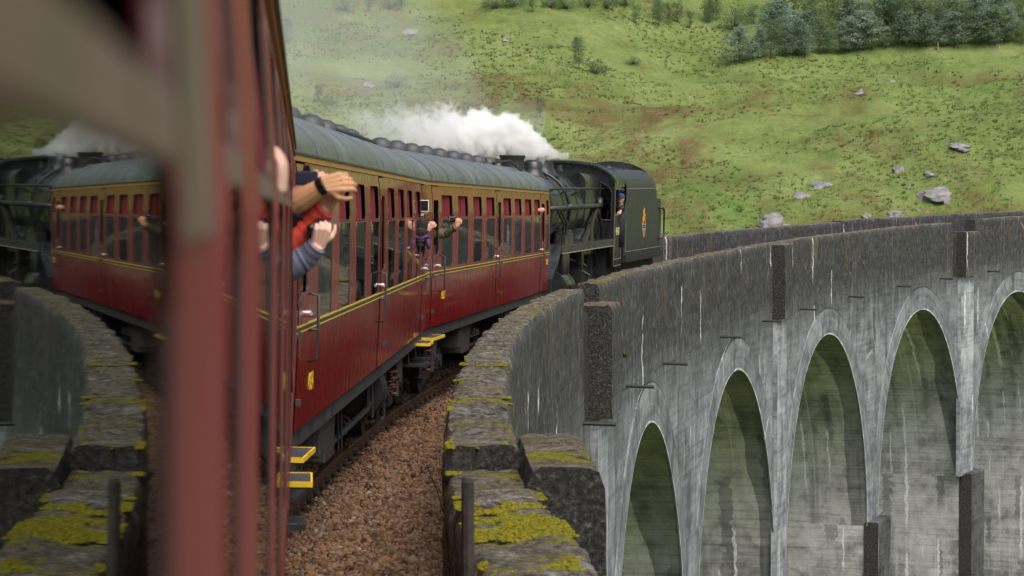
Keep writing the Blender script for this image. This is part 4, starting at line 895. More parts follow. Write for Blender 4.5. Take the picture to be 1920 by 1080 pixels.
def spoke(r, n, mat, name, parent):
    mb = MB(); Mr = Matrix.Rotation(R_(90), 4, 'Y')
    mb.lathe([(r - .11, -.06), (r + .03, -.06), (r, 0.), (r, .07), (r - .11, .07), (r - .11, -.06)], Mr, 36); mb.lathe([(.02, -.08), (.17, -.08), (.17, .1), (.02, .12)], Mr, 14)
    for k in range(n):
        a = 6.2832 * k / n; c, s = math.cos(a), math.sin(a); mb.tube([(0, c * .12, s * .12), (0, c * (r - .09), s * (r - .09))], .035, 5)
    return mb.build(name, mat, parent, True, angle=40)
w1 = spoke(.97, 16, M['sooty'], 'driving_wheel', loc); w2 = spoke(.53, 10, M['sooty'], 'bogie_wheel', loc); k1 = k2 = 0
for sd in (1, -1):
    for y in (-.95, 1.35, 4.0): (w1 if k1 == 0 else dup(w1)).location = (sd * .8, y, .97); k1 += 1
    for y in (-4.85, -2.75): (w2 if k2 == 0 else dup(w2)).location = (sd * .8, y, .53); k2 += 1
for sd in (1, -1):
    mb = MB(); cylY(mb, [(.02, -4.42), (.30, -4.40), (.44, -4.38), (.46, -4.30), (.46, -3.15), (.44, -3.1), (.28, -3.08), (.08, -2.9)], sd * 1.02, 1.08, 26); mb.box(sd * 1.02 - .42, sd * 1.02 + .30, -4.3, -3.2, 1.45, 2.06); cylY(mb, [(.02, -4.5), (.2, -4.48), (.2, -3.0), (.02, -2.98)], sd * .95, 1.72, 16)
    mb.build('cylinder', LK, loc, True, angle=40)
    mb = MB(); x = sd * 1.06
    mb.box(x - .03, x + .03, -1.05, 4.1, .62, .76); mb.tube([(x + sd * .09, -2.0, 1.08), (x + sd * .09, 1.38, .70)], .055, 6); mb.box(x - .05, x + .05, -3.1, -1.6, 1.20, 1.26); mb.box(x - .05, x + .05, -3.1, -1.6, .90, .96); mb.box(x - .08, x + .12, -2.1, -1.8, .86, 1.3)
    mb.tube([(x + sd * .1, -2.0, 1.1), (x + sd * .12, -2.0, .62)], .04, 6); mb.tube([(x + sd * .14, 1.38, .70), (x + sd * .14, 1.1, 1.25), (x + sd * .06, -.4, 1.45)], .045, 6)
    for y in (-.95, 1.38, 4.0): mb.lathe([(.02, -.08), (.11, -.08), (.11, .09), (.02, .1)], Matrix.Translation((x, y, .69)) @ Matrix.Rotation(R_(90), 4, 'Y'), 12)
    mb.build('coupling_rod', M['rod'], loc, bevel=.006)
    mb = MB(); mb.prism([(-.55, 2.07), (-.15, 2.07), (-.25, 1.5), (-.30, .9), (-.42, .9), (-.42, 1.5)], .95, 1.22, lambda a, b, h: (sd * h, a, b)); mb.tube([(x + sd * .1, -.5, 1.62), (x + sd * .1, .6, 1.5)], .05, 6); mb.tube([(x, -1.6, 1.72), (x, .1, 1.62)], .04, 6); mb.box(x - .08, x + .1, .0, .35, 1.55, 2.02)
    mb.build('motion_bracket', M['grime'], loc)
    mb = MB()
    for y in (-.95, 1.35): 
        ts = np.linspace(.0, math.pi, 14)
        for xx in (sd * .7, sd * 1.0):
            mb.add([(xx, y + .62 * math.cos(t), 2.1 + .34 * math.sin(t)) for t in ts], [tuple(range(14))])
        mb.grid([[(xx, y + .62 * math.cos(t), 2.1 + .34 * math.sin(t)) for xx in (sd * .7, sd * 1.0)] for t in ts])
    mb.build('splasher', LK, loc)
    mb = MB(); mb.tube([(sd * .97, -4.4, 3.42), (sd * .98, -.6, 3.44), (sd * 1.06, 4.7, 3.44)], .028, 8)
    for y in (-3.6, -1.4, .9, 3.): mb.tube([(sd * .80, y, 3.30), (sd * .99, y, 3.43)], .02, 6)
    mb.build('handrail', M['grime'], loc, True)
    mb = MB(); mb.tube([(sd * 1.02, -4.3, 2.96), (sd * 1.04, 4.0, 3.0), (sd * 1.04, 4.3, 3.0)], .062, 10)
    for y in (-1.4, .6, 2.6): mb.tube([(sd * 1.03, y - .03, 2.99), (sd * 1.03, y + .03, 2.99)], .075, 10)
    mb.tube([(sd * 1.04, 3.9, 2.95), (sd * 1.04, 4.0, 3.18)], .09, 8); mb.tube([(sd * .95, 4.05, 3.05), (sd * 1.12, 4.05, 3.05)], .05, 8)
    mb.tube([(sd * 1.02, 3.6, 2.95), (sd * 1.06, 3.8, 2.75), (sd * 1.08, 4.2, 2.5), (sd * 1.08, 4.25, 2.12)], .035, 8); mb.tube([(sd * 1.0, 3.3, 2.95), (sd * 1.0, 3.2, 2.6), (sd * 1.05, 3.4, 2.15)], .025, 8)
    mb.build('steam_pipe', M['grime'], loc, True)
    mb = MB(); mb.prism([(.9, 2.12), (1.6, 2.12), (3.5, 2.86), (3.5, 2.95), (3.2, 2.92)], 1.02, 1.08, lambda a, b, h: (sd * h, a, b)); mb.box(min(sd * 1., sd * 1.1), max(sd * 1., sd * 1.1), 2.1, 2.5, 2.12, 2.6); mb.build('reversing_gear', M['grime'], loc)
    mb = MB()
    for q, r in enumerate((.02, -.12)): mb.tube([(sd * (.86 + .0 * q), -2.2 + .5 * q, 2.9), (sd * 1.0, -2.0 + .5 * q, 2.6), (sd * .95, -1.9 + .5 * q, 2.12)], .03, 6)
    mb.box(sd * 1.0 - .1, sd * 1.0 + .1, -2.5, -2.2, 2.12, 2.32)
    mb.build('lubricator', M['grime'], loc, True, angle=40)
# cab
def roofarc(n=15, l=1.36, z0=3.55, h=.62): return [(l * math.cos(t), z0 + h * math.sin(t) ** .95) for t in np.linspace(0, math.pi, n)]
mb = MB(); fr = [(1.345, 2.1), (1.345, 3.5)] + roofarc(15, 1.345, 3.52, .60) + [(-1.345, 3.5), (-1.345, 2.1)]
mb.prism(fr, 4.62, 4.66, lambda a, b, h: (a, h, b)); cab = mb.build('cab', LK, loc)
mb = MB(); mb.grid([[(a * 1.02, y, b) for a, b in roofarc(25, 1.36, 3.55, .61)] for y in (4.45, 5.4, 6.5)]); mb.grid([[(a * 1.02, y, b - .05) for a, b in roofarc(25, 1.36, 3.55, .61)] for y in (4.45, 5.4, 6.5)]); mb.grid([[(a * 1.02, 4.45, b - d) for a, b in roofarc(25, 1.36, 3.55, .61)] for d in (0, .05)])
for y in (4.75, 5.5, 6.2): mb.grid([[(a * 1.025, y + d, b + .012 - abs(d) * .5) for a, b in roofarc(25, 1.36, 3.55, .62)] for d in (-.04, 0, .04)])
for k in range(26):
    for sd in (1, -1):
        t = .1 + k * .055; mb.ball((sd * 1.387 * math.cos(t), 4.52, 3.56 + .61 * math.sin(t) ** .95), .018, 3)
mb.build('cab_roof', LK, cab, True, angle=40)
for sd in (1, -1):
    mb = MB(); fn = lambda a, b, h: (sd * h, a, b)
    mb.prism([(4.6, 1.42), (4.66, 1.36), (6.1, 1.36), (6.15, 1.42), (6.15, 2.78), (4.6, 2.78)], 1.335, 1.36, fn); mb.prism([(4.6, 2.78), (4.85, 2.78), (4.85, 3.56), (4.6, 3.56)], 1.335, 1.36, fn); mb.prism([(4.85, 3.42), (6.05, 3.42), (6.05, 3.56), (4.85, 3.56)], 1.335, 1.36, fn); mb.prism([(5.55, 2.78), (5.63, 2.78), (5.63, 3.42), (5.55, 3.42)], 1.335, 1.36, fn)
    cs = mb.build('cab_side', LK, cab)
    mb = MB()
    for a, b, c, d in ((4.66, 6.08, 2.74, 2.76), (4.66, 6.08, 1.56, 1.58), (4.66, 4.69, 1.58, 2.74), (6.05, 6.08, 1.58, 2.74), (4.61, 6.14, 1.385, 1.405), (4.605, 4.625, 1.4, 2.1)): mb.box(min(sd * 1.36, sd * 1.3635), max(sd * 1.36, sd * 1.3635), a, b, c, d)
    mb.build('lining', M['lining'], cs)
    if sd > 0: font('45407', .30, M['cream'], cs, Matrix.Translation((1.363, 5.36, 2.30)) @ SIDE)
    mb = MB(); mb.tube([(sd * 1.40, 6.2, 1.5), (sd * 1.40, 6.2, 3.3)], .018, 6); mb.build('cab_handrail', M['grime'], cab)
    mb = MB(); mb.prism([(.98, 2.62), (1.27, 2.62), (1.27, 3.34), (1.16, 3.50), (.98, 3.60)], 4.612, 4.618, lambda a, b, h: (sd * a, h, b)); fw = mb.build('front_window', M['glass'], cab)
    mb = MB()
    pts = [(.97, 2.61), (1.28, 2.61), (1.28, 3.35), (1.165, 3.52), (.97, 3.62), (.97, 2.61)]
    for p_, q_ in zip(pts[:-1], pts[1:]): mb.tube([(sd * p_[0], 4.605, p_[1]), (sd * q_[0], 4.605, q_[1])], .018, 6)
    mb.build('window_frame', M['sooty'], fw)
mb = MB(); mb.box(-1.3, 1.3, 4.7, 6.2, 1.9, 1.96); mb.box(-.9, .9, 4.7, 5.0, 1.96, 3.3); mb.build('backhead', M['sooty'], cab)
# tender
ST = 67.75
ten = empty('tender', vehM(ST, .02, pitch=slope(ST)), 'black tender with gold lion emblem behind the cab of the steam engine', 'tender')
TM = M['tender']
prf = [(1.30, 1.62), (1.31, 3.40), (1.285, 3.56), (1.22, 3.72), (1.10, 3.86), (.95, 3.96)]
def tedge(z, rear):
    if rear: return float(np.interp(z, [1.6, 3.02, 3.06, 3.10, 3.16, 3.3, 3.6, 3.8, 3.9, 3.97], [3.25, 3.25, 3.0, 2.55, 2.32, 2.2, 2.12, 1.98, 1.75, 1.3]))
    return float(np.interp(z, [1.6, 2.6, 2.85, 3.05, 3.5, 3.75, 3.97], [-3.3, -3.3, -3.2, -3.08, -3.05, -3.25, -3.6]))
mb = MB()
for sd in (1, -1):
    zz = np.concatenate([np.linspace(1.62, 3.1, 8), np.linspace(3.14, 3.96, 22)]); rows = []
    for z in zz:
        l = float(np.interp(z, [p[1] for p in prf], [p[0] for p in prf])); a, b = tedge(z, 0), tedge(z, 1); rows.append([(sd * l, a + (b - a) * q / 12, z) for q in range(13)])
    mb.grid(rows); mb.grid([[(p[0] - sd * .03, p[1], p[2]) for p in r] for r in rows])
    mb.grid([[r[-1], (r[-1][0] - sd * .03, r[-1][1], r[-1][2])] for r in rows]); mb.grid([[r[0], (r[0][0] - sd * .03, r[0][1], r[0][2])] for r in rows])
mb.box(-1.28, 1.28, 3.18, 3.24, 1.62, 3.12); mb.box(-1.28, 1.28, -3.2, -3.12, 1.62, 2.7); mb.box(-1.27, 1.27, 2.2, 3.2, 3.05, 3.10)
body = mb.build('body', TM, ten, True, angle=30, fix=True)
mb = MB(); mb.prism([(1.27, 2.9)] + [(1.27 * math.cos(t), 3.35 + .86 * math.sin(t) ** .85) for t in np.linspace(.0, math.pi, 21)] + [(-1.27, 2.9)], 2.05, 2.12, lambda a, b, h: (a, h, b)); mb.build('rear_bulkhead', LK, ten)
mb = MB(); mb.box(-1.2, 1.2, -2.9, 2.0, 2.9, 3.3); mb.build('coal_space', M['sooty'], ten)
cv, cf = [], []; v, f = ico(); n = 700; P = np.stack([rng.uniform(-1.15, 1.15, n), rng.uniform(-3.2, 2.0, n), 3.35 + rng.random(n) * .12], 1); P[:, 2] += .48 * (1 - (P[:, 0] / 1.3) ** 2) * (1 - np.clip((-1.8 - P[:, 1]) / 1.5, 0, 1) * .8)
V_ = (np.einsum('nij,nkj->nki', rots(n), v[None] * (.06 + .08 * rng.random((n, 1, 1))) * (1 + .5 * (rng.random((n, 12, 1)) - .5))) + P[:, None]).reshape(-1, 3); F_ = (f[None] + (np.arange(n) * 12)[:, None, None]).reshape(-1, 3)
co = npmesh('coal', V_, F_, M['coal']); co.parent = ten
mb = MB()
for sd in (1, -1): mb.box(min(sd * 1.22, sd * 1.36), max(sd * 1.22, sd * 1.36), -3.35, 3.35, 1.42, 1.60); mb.box(min(sd * 1.0, sd * 1.08), max(sd * 1.0, sd * 1.08), -3.2, 3.2, .6, 1.42)
mb.box(-.9, .9, -3.2, 3.2, .45, 1.55); mb.box(-1.3, 1.3, -3.3, 3.3, 1.55, 1.61); mb.build('frame', M['sooty'], ten)
w0 = MB().lathe([(.12, -.08), (.52, -.03), (.55, -.06), (.68, -.06), (.65, .02), (.655, .07), (.55, .07), (.53, .03), (.16, .05), (.12, .12)], Matrix.Rotation(R_(90), 4, 'Y'), 28).build('wheel', M['sooty'], ten, True, angle=40); k = 0
for sd in (1, -1):
    for y in (-2.3, 0, 2.3): (w0 if k == 0 else dup(w0)).location = (sd * .8, y, .65); k += 1
mb = MB()
for a, b, c, d in ((-2.98, 2.1, 3.43, 3.445), (-3.2, 3.15, 1.70, 1.715), (-3.2, -3.185, 1.70, 2.6), (3.14, 3.155, 1.70, 3.08)): mb.box(1.3125, 1.316, a, b, c, d)
mb.build('lining', M['lining'], body)
mb = MB(); mb.tube([(1.30, 2.75, 1.95), (1.40, 2.8, 1.95), (1.40, 3.15, 2.0), (1.40, 3.2, 2.1), (1.40, 3.2, 2.75), (1.40, 3.1, 2.82), (1.40, 2.8, 2.85), (1.30, 2.75, 2.85)], .028, 8); mb.build('handrail', M['sooty'], ten, True)
em = MB(); ex = 1.3165; fe = lambda a, b, h: (h, a, b); ey = -.05; zb = 2.38
lion = [(a_ * .8, b_ * .85) for a_, b_ in [(-.36, .06), (-.30, .34), (-.20, .40), (-.22, .52), (-.14, .70), (-.02, .74), (.02, .66), (.12, .72), (.20, .66), (.10, .60), (.14, .46), (.26, .50), (.34, .40), (.22, .38), (.20, .24), (.34, .20), (.38, .06), (.24, .06), (.20, .14), (.06, .22), (-.06, .20), (-.10, .06), (-.22, .06), (-.20, .18), (-.26, .06)]]
em.prism([(ey + a, zb + b * .8) for a, b in lion], ex - .003, ex, fe); em.m = 1; em.box(ex - .003, ex + .001, ey - .31, ey + .31, zb - .12, zb + .045); em.m = 3; em.box(ex - .002, ex + .003, ey - .27, ey + .27, zb - .075, zb - .03); em.box(ex - .002, ex + .003, ey - .27, ey + .27, zb - .01, zb + .02)
em.m = 2; em.prism([(ey + .28 * math.cos(t), zb - .125 + .23 * math.sin(t)) for t in np.linspace(math.pi, 2 * math.pi, 14)], ex - .003, ex, fe); em.build('emblem', [M['gold'], M['greyp'], M['pink'], M['black']], body)
# ------------------------------------------------------------------ people leaning out
def hand(mb, w, d, n, L=.185, curl=.9, thumb=1, spread=.0):
    d = Vector(d).normalized(); n = Vector(n); n = (n - d * n.dot(d)).normalized(); s = d.cross(n) * thumb; k = L / .185
    for i in range(4):
        o = (i - 1.5) * .021 * k; kn = w + d * (.088 - .006 * abs(i - 1.2)) * k + s * (-o)
        mb.tube([w + s * (-o * .55) - d * .01, w + d * .045 * k + s * (-o * .85), kn], [.020 * k, .0165 * k, .0125 * k], 8)
        p = kn; a = .15; fl = (.078, .088, .080, .062)[i] * k
        pts = [p]; cu = curl * (.9 + .12 * i)
        for q, fr in enumerate((.45, .30, .25)):
            a += cu * (.62, .85, .55)[q]; p = p + (d * math.cos(a) - n * math.sin(a) + s * (-o * spread)) * fl * fr; pts.append(p)
        mb.tube(pts, [.0108 * k, .0098 * k, .0088 * k, .0070 * k], 8); mb.ball(pts[-1], .0072 * k, 4)
    t0 = w + d * .025 * k + s * .024 * k; t1 = t0 + (d * .55 + s * .75 - n * .25).normalized() * .038 * k; t2 = t1 + (d * .85 + s * .25 - n * .45).normalized() * .032 * k; t3 = t2 + (d * .9 - s * .1 - n * .5).normalized() * .026 * k
    mb.tube([t0, t1, t2, t3], [.0175 * k, .0135 * k, .0110 * k, .008 * k], 8); mb.ball(t3, .0085 * k, 4)
def flesh(o, vox=.0045, sm=3):
    m = o.modifiers.new('remesh', 'REMESH'); m.mode = 'VOXEL'; m.voxel_size = vox; m.use_smooth_shade = True
    m = o.modifiers.new('smooth', 'SMOOTH'); m.iterations = sm; m.factor = .5
def arm(label, pts, rad, sk, hd, hn, slv=None, smat=None, srad=None, L=.185, curl=1.2, thumb=1, vox=.0034, group='passengers leaning out of the train'):
    p0 = Vector(pts[0]); T = Matrix.Translation(p0); r = empty('person', T, label, 'person', group); P = [Vector(p) - p0 for p in pts]
    mb = MB(); mb.tube(P, rad, 12); hand(mb, P[-1], Vector(hd), Vector(hn), L, curl, thumb); o = mb.build('body', M[sk], r); flesh(o, vox, 2)
    if slv:
        Q = [Vector(p) - p0 for p in slv]; pts2 = []; rr = []
        for i in range(len(Q) - 1):
            for k in range(8):
                t = k / 8; pts2.append(Q[i].lerp(Q[i + 1], t)); b = srad[i] + (srad[i + 1] - srad[i]) * t; rr.append(b * (1 + .045 * math.sin((i * 8 + k) * 1.9) + .03 * math.sin((i * 8 + k) * 3.7)))
        pts2.append(Q[-1]); rr.append(srad[-1] * 1.04)
        mb = MB(); mb.tube(pts2, rr, 14); mb.build('sleeve', M[smat], r, True, angle=60)
    return r
def dev(name, c, size, mat, label, cat, scr=None, rot=0., lens=None):
    r = empty(name, Matrix.Translation(c) @ Matrix.Rotation(rot, 4, 'Z'), label, cat); a, b, h = size
    MB().box(-a / 2, a / 2, -b / 2, b / 2, -h / 2, h / 2).build('casing', M[mat], r, bevel=min(a, b, h) * .25)
    if scr: MB().box(-a / 2 * .86, a / 2 * .86, -b / 2 - .001, -b / 2, -h / 2 * .86, h / 2 * .86).build('screen', M[scr], r)
    if lens:
        mb = MB(); mb.lathe([(lens, 0), (lens, .03), (lens * .85, .032), (lens * .85, .055), (lens * .6, .056)], Matrix.Translation((0, b / 2, 0)) @ Matrix.Rotation(R_(-90), 4, 'X'), 16); mb.build('lens', M['blackplastic'], r, True, angle=40)
        mb = MB(); mb.prism([(-a * .18, h / 2), (-a * .12, h / 2 + .022), (a * .12, h / 2 + .022), (a * .18, h / 2)], -b * .35, b * .4, lambda x, z, y: (x, y, z)); mb.build('viewfinder', M['blackplastic'], r)
    return r
IN = lambda p, dx: Vector((p[0] - dx, p[1] + .05, p[2] - .12))
p = pix
a0, a1, a2 = p(538, 388, 10.0), p(566, 374, 9.98), p(606, 349, 9.95)
r1 = arm('bare tanned forearm with dark wristband and navy short sleeve, uppermost beside the nearest carriage', [IN(a0, .35), a0, a1, a2], [.052, .050, .046, .031], 'skin_tan', p(660, 338, 9.95) - a2, (-.15, -1, .25), [IN(a0, .40), IN(a0, .1), p(546, 384, 10.0)], 'navy', [.075, .070, .066], L=.178, curl=.85, thumb=1)
b_ = MB(); dv = (a2 - a1).normalized(); b_.tube([a2 - dv * .012, a2 + dv * .012], .036, 16); bb = b_.build('wristband', M['blackplastic'], r1); bb.matrix_parent_inverse = r1.matrix_world.inverted()
h0 = p(600, 352, 10.32)
arm('pinkish hand gripping a navy pocket camera behind the tanned forearm', [IN(p(535, 380, 10.35), .3), p(545, 372, 10.35), p(570, 358, 10.34)], [.042, .038, .028], 'skin_pink', p(600, 330, 10.34) - p(570, 358, 10.34), (0, -1, .5), L=.17, curl=1.0)
dev('camera', p(576, 334, 10.28), (.085, .03, .055), 'navy', 'navy pocket camera held out behind the tanned forearm', 'camera', rot=-.2, lens=.02)
a0, a1, a2 = p(545, 452, 10.05), p(580, 420, 10.05), p(612, 388, 10.02)
arm('red sleeved arm raised beside the nearest carriage, below the tanned forearm', [IN(a0, .3), a0, a1, a2], [.04, .04, .036, .027], 'skin_pink', p(616, 352, 10.) - a2, (-.1, -1, 0), [IN(a0, .35), a0, a1, p(609, 392, 10.02)], 'red', [.080, .074, .056, .042], L=.165, curl=1.2)
a0, a1, a2 = p(545, 500, 9.9), p(576, 482, 9.9), p(597, 458, 9.88)
arm('blue grey sleeved arm with a pale fist, lowest of the arms beside the nearest carriage', [IN(a0, .3), a0, a1, a2], [.04, .038, .034, .027], 'skin_pale', p(607, 425, 9.86) - a2, (.2, -1, 0), [IN(a0, .35), a0, a1, p(594, 461, 9.88)], 'bluegrey', [.060, .054, .046, .036], L=.145, curl=1.55)
dev('camera', p(601, 436, 9.98), (.10, .05, .065), 'blackplastic', 'black camera gripped in the pale fist of the blue grey sleeved arm', 'camera', lens=.026)
mb = MB(); mb.tube([p(602, 440, 9.93), p(604, 458, 9.92), p(600, 470, 9.92), p(592, 462, 9.95)], .006, 6); tag(mb.build('camera_strap', M['blackplastic'], smooth=True), 'thin black camera strap hanging below the pale fist', 'strap')
mb = MB(); mb.ball(p(566, 452, 10.25), .085, 8, (1.2, .8, .9)); tag_ = mb.v; o = mb.build('body', M['overall'], None, True)
r_ = empty('person', Matrix.Identity(4), 'passenger in dark jacket leaning out between the red and the blue grey sleeves', 'person', 'passengers leaning out of the train'); o.parent = r_
mb = MB(); mb.tube([p(538, 470, 10.3), p(556, 462, 10.28), p(580, 446, 10.22)], [.085, .075, .05], 12); mb.build('jacket', M['overall'], r_, True)
a0 = p(526, 350, 5.0); 
arm('blurred pale fingers gripping the window edge of the nearest carriage', [a0 + Vector((-.10, .02, -.08)), a0 + Vector((-.04, .0, -.04)), a0], [.022, .018, .013], 'skin_pale', (.10, .0, 1), (1, -.35, 0), L=.095, curl=.5)
# second carriage front door
d = 37.6
a2 = p(790, 402, d); arm('hand holding up a pale framed tablet at the front door of the second carriage', [p(778, 430, d + .1), p(784, 415, d), a2], [.05, .045, .034], 'skin_pale', p(797, 384, d) - a2, (0, -1, .2), L=.21, curl=.6, vox=.008)
dev('tablet', p(795, 386, d - .04), (.14, .012, .165), 'white', 'pale framed tablet held up at the front door of the second carriage', 'tablet', scr='screen', rot=-.12)
def headp(mb, c, f, r=.115):
    f = Vector(f).normalized(); s = f.cross(Vector((0, 0, 1))).normalized()
    mb.ball(c, r, 10, (.80, .90, 1.08)); mb.ball(c + f * r * .35 - Vector((0, 0, r * .5)), r * .68, 8, (.85, .9, 1.)); mb.tube([c - Vector((0, 0, r * .5)), c - Vector((0, 0, r * 1.9)) - f * .02], [r * .55, r * .6], 10)
    mb.ball(c + f * r * .98 - Vector((0, 0, r * .15)), r * .2, 5, (.8, .8, 1.2)); mb.ball(c + f * r * .93 - Vector((0, 0, r * .62)), r * .17, 5, (1.2, 1, .5))
    for q in (1, -1): mb.ball(c + s * q * r * .82 - Vector((0, 0, r * .1)), r * .22, 5, (.6, .8, 1.2)); mb.ball(c + f * r * .80 + s * q * r * .36 + Vector((0, 0, r * .10)), r * .12, 4)
def person_head(label, c, f, sk, hair, torso, tmat, cap=None, hands=None, scarf=None):
    r = empty('person', Matrix.Translation(c), label, 'person', 'passengers leaning out of the train' if cap is None else None); mb = MB(); headp(mb, Vector((0, 0, 0)), f); F = Vector(f).normalized()
    if hands:
        w, el = hands; w = w - c; el = el - c; mb.tube([el + Vector((0, 0, -.02)), w], [.05, .03], 8); hand(mb, w, (w - el), (0, -1, .3), .19, 1.3)
    q = [Vector(t) - c for t in torso]; mb.tube([q[0]] + [Vector((0, 0, -.2))], [.10, .06], 8)
    o = mb.build('body', M[sk], r); flesh(o, .012, 2)
    mb = MB()
    if cap: mb.lathe([(.117, .0), (.122, .03), (.118, .08), (.09, .118), (.03, .135), (.005, .137)], Matrix.Translation((0, 0, .02)), 18); mb.prism([(.115 * math.sin(t) , .115 * math.cos(t)) for t in np.linspace(-1.2, 1.2, 9)] + [(.10 * math.sin(t), .19 + .02 * math.cos(t)) for t in np.linspace(1., -1., 7)], .03, .045, lambda a, b, h: F * b + F.cross(Vector((0, 0, 1))) * a + Vector((0, 0, h))); mb.build('cap', M[cap], r, True, angle=40)
    else: mb.ball(-F * .018 + Vector((0, 0, .018)), .122, 10, (.86, .95, 1.08)); mb.ball(-F * .05 - Vector((0, 0, .08)), .105, 8); mb.build('hair', M[hair], r, True)
    mb = MB(); mb.tube(q, [.11] + [.14] * (len(q) - 1), 14); mb.tube([q[0] + Vector((0, 0, .02)), q[0] + Vector((0, 0, -.04))], [.07, .14], 12)
    if hands: mb.tube([q[0] + Vector((0, 0, -.08)), el + (w - el) * .0, el + (w - el) * .75], [.09, .06, .045], 10)
    mb.build('jacket', M[tmat], r, True)
    if scarf: mb = MB(); mb.tube([Vector((.11 * math.cos(t), .11 * math.sin(t), -.17 - .03 * math.sin(2 * t))) for t in np.linspace(0, 6.28, 14)], .028, 8); mb.tube([Vector((.09, -.10, -.18)), Vector((.10, -.12, -.32))], [.03, .025], 8); mb.build('scarf', M[scarf], r, True)
    return r
c = p(790, 424, 37.6)
person_head('dark haired passenger in a purple scarf photographing from the front door of the second carriage', c, (.35, .9, 0), 'skin_pink', 'darkhair', [c + Vector((-.05, 0, -.24)), c + Vector((-.25, .1, -.55)), c + Vector((-.45, .2, -.8))], 'overall', hands=(p(805, 428, 37.6), p(796, 444, 37.6)), scarf='purple')
dev('camera', p(802, 420, 37.9), (.12, .07, .08), 'blackplastic', 'black camera held to the eye of the passenger in the purple scarf', 'camera', lens=.03)
a0, a1, a2 = p(808, 441, 40.9), p(836, 437, 40.9), p(857, 423, 40.8)
arm('olive sleeved arm stretched out of the rear door of the third carriage', [IN(a0, .3), a0, a1, a2], [.05, .05, .045, .034], 'skin_tan', p(862, 404, 40.8) - a2, (.3, -1, 0), [IN(a0, .35), a0, a1, p(854, 425, 40.8)], 'olive', [.095, .085, .075, .05], L=.20, curl=1.4, vox=.008)
dev('camera', p(849, 411, 40.9), (.13, .07, .09), 'blackplastic', 'black camera in the hand at the end of the olive sleeved arm', 'camera', lens=.035)
mb = MB(); mb.tube([p(843, 408, 40.8), p(841, 418, 40.8), p(845, 430, 40.8), p(853, 434, 40.8), p(860, 428, 40.8)], .012, 6); tag(mb.build('camera_strap', M['blackplastic'], smooth=True), 'black camera strap looped under the camera of the olive sleeved arm', 'strap')
a2 = p(1010, 394, 57.6); arm('small pink hand poking out of the front door of the third carriage', [p(1000, 400, 57.8), p(1006, 396, 57.6), a2], [.05, .045, .035], 'skin_pink', p(1018, 392, 57.6) - a2, (0, -1, .3), L=.19, curl=.7, vox=.012)
# driver in the gap behind the cab
c = p(1163.5, 373, 72.0)
person_head('engine driver in a blue cap and dark overalls leaning out behind the cab', c, (-.35, -.9, -.1), 'skin_pink', 'darkhair', [c + Vector((.02, .05, -.24)), c + Vector((.0, .1, -.7)), c + Vector((-.05, .1, -1.3))], 'overall', cap='cap', hands=(p(1163, 397, 71.7), p(1167, 388, 71.9)))
bpy.context.view_layer.update(); c = c2.matrix_world @ Vector((.95, 3.3, 2.50)); person_head('passenger in a bright blue jacket seated behind a window of the third carriage', c, (0, -1, 0), 'skin_pale', 'darkhair', [c + Vector((0, 0, -.2)), c + Vector((-.03, 0, -.75))], 'bluejacket')
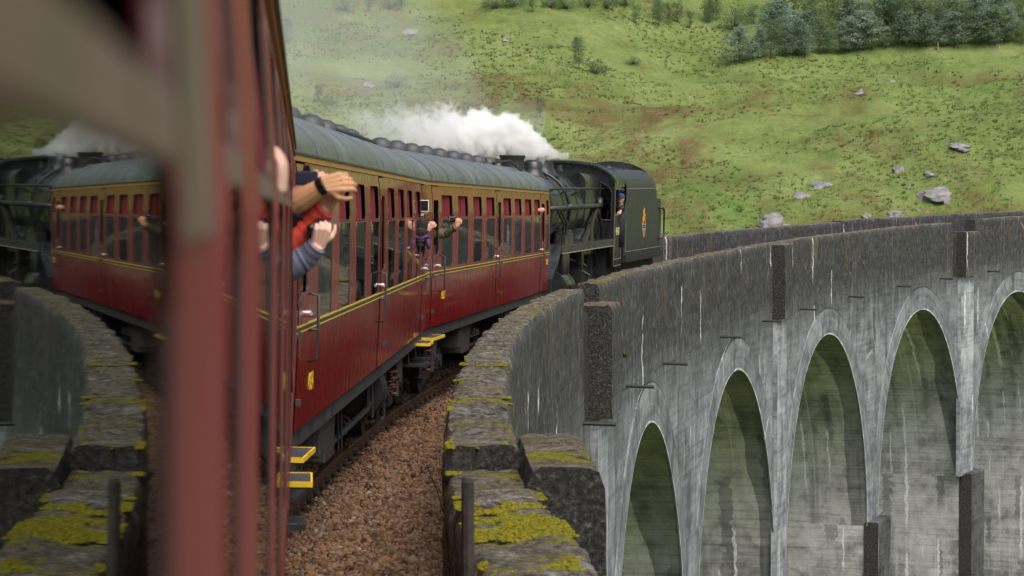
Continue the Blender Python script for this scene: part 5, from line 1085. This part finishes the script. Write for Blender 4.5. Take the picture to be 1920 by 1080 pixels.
# ------------------------------------------------------------------ steam
def steam(name, label, A, B, prof, dens, n1, n2, thr, box, col=.98, an=.1, cat='steam'):
    A = Vector(A); B = Vector(B); ax = (B - A); L = ax.length; ax.normalize(); up = Vector((0, 0, 1)); sd = up.cross(ax).normalized(); u2 = ax.cross(sd)
    Mx = Matrix((ax.to_4d(), sd.to_4d(), u2.to_4d(), (0, 0, 0, 1))).transposed(); Mx.col[3] = A.to_4d(); Mx = Matrix([[Mx[i][j] for j in range(4)] for i in range(3)] + [[0, 0, 0, 1]])
    m = N(name + ' vapour'); t = m.t; t.nodes.remove(m.b); tc = m.n('TexCoord').outputs['Object']; sp = m.n('SeparateXYZ', {0: tc})
    x = m.math('DIVIDE', sp.outputs[0], L); rr = m.n('RGBToBW', {0: m.ramp(x, [(a, b / 6.) for a, b, _, _ in prof])}).outputs[0]; rr = m.math('MULTIPLY', rr, 6.)
    zc = m.math('MULTIPLY', m.n('RGBToBW', {0: m.ramp(x, [(a, (c + 5) / 10.) for a, _, c, _ in prof])}).outputs[0], 10.); zc = m.math('SUBTRACT', zc, 5.)
    fd = m.n('RGBToBW', {0: m.ramp(x, [(a, d_) for a, _, _, d_ in prof])}).outputs[0]
    dz = m.math('SUBTRACT', sp.outputs[2], zc); r2 = m.math('ADD', m.math('POWER', m.math('DIVIDE', sp.outputs[1], rr), 2.), m.math('POWER', m.math('DIVIDE', dz, rr), 2.))
    nz = m.math('ADD', m.math('MULTIPLY', m.noise(n1, tc, 3, .5), .6), m.math('MULTIPLY', m.noise(n2, tc, 4, .6), .4))
    v = m.math('SUBTRACT', m.math('ADD', m.math('SUBTRACT', 1., r2), m.math('MULTIPLY', m.math('SUBTRACT', nz, .5), thr)), .0)
    de = m.math('MULTIPLY', m.n('MapRange', {'Value': v, 'From Min': 0., 'From Max': .5}).outputs[0], m.math('MULTIPLY', fd, dens))
    pv = m.n('VolumePrincipled', {'Color': (col, col, col), 'Density': de, 'Anisotropy': an}); t.links.new(pv.outputs[0], t.nodes['Material Output'].inputs['Volume'])
    mb = MB(); rows = []
    for a, b, c, _ in prof: rows.append([(a * L, box * b * math.cos(q), c + box * b * math.sin(q)) for q in np.linspace(0, 6.2832, 17)])
    mb.grid(rows); mb.add([r for r in rows[0][:-1]], [tuple(range(16))]); mb.add([r for r in rows[-1][:-1]], [tuple(range(16))[::-1]])
    o = mb.build(name, m.m); o.matrix_world = Mx; tag(o, label, cat, kind='stuff'); return o
#            along, radius, rise, density
steam('steam_plume', 'dense white steam blowing back from the engine over the carriage roofs', p(1050, 289, 67), p(600, 225, 60), [(0., .10, .0, .6), (.10, .28, .03, 1.), (.27, .52, .16, 1.), (.42, .52, .14, .8), (.58, .52, .22, .38), (.72, .48, .16, .16), (.86, .45, .16, .06), (1., .30, .0, .0)], 6., 1.0, 4., 9., 2.9, col=.995, an=0.)
steam('smoke_veil', 'thin grey smoke drifting up from the train across the left hillside', tp(58, -1.5, 5.0), tp(22, -6.0, 6.0), [(0., 1.0, .2, .5), (.3, 1.7, .9, 1.), (.65, 2.3, 1.3, .8), (1., 2.6, 1.6, .3)], .050, .25, .9, 5., 1.7, col=.86, cat='smoke')
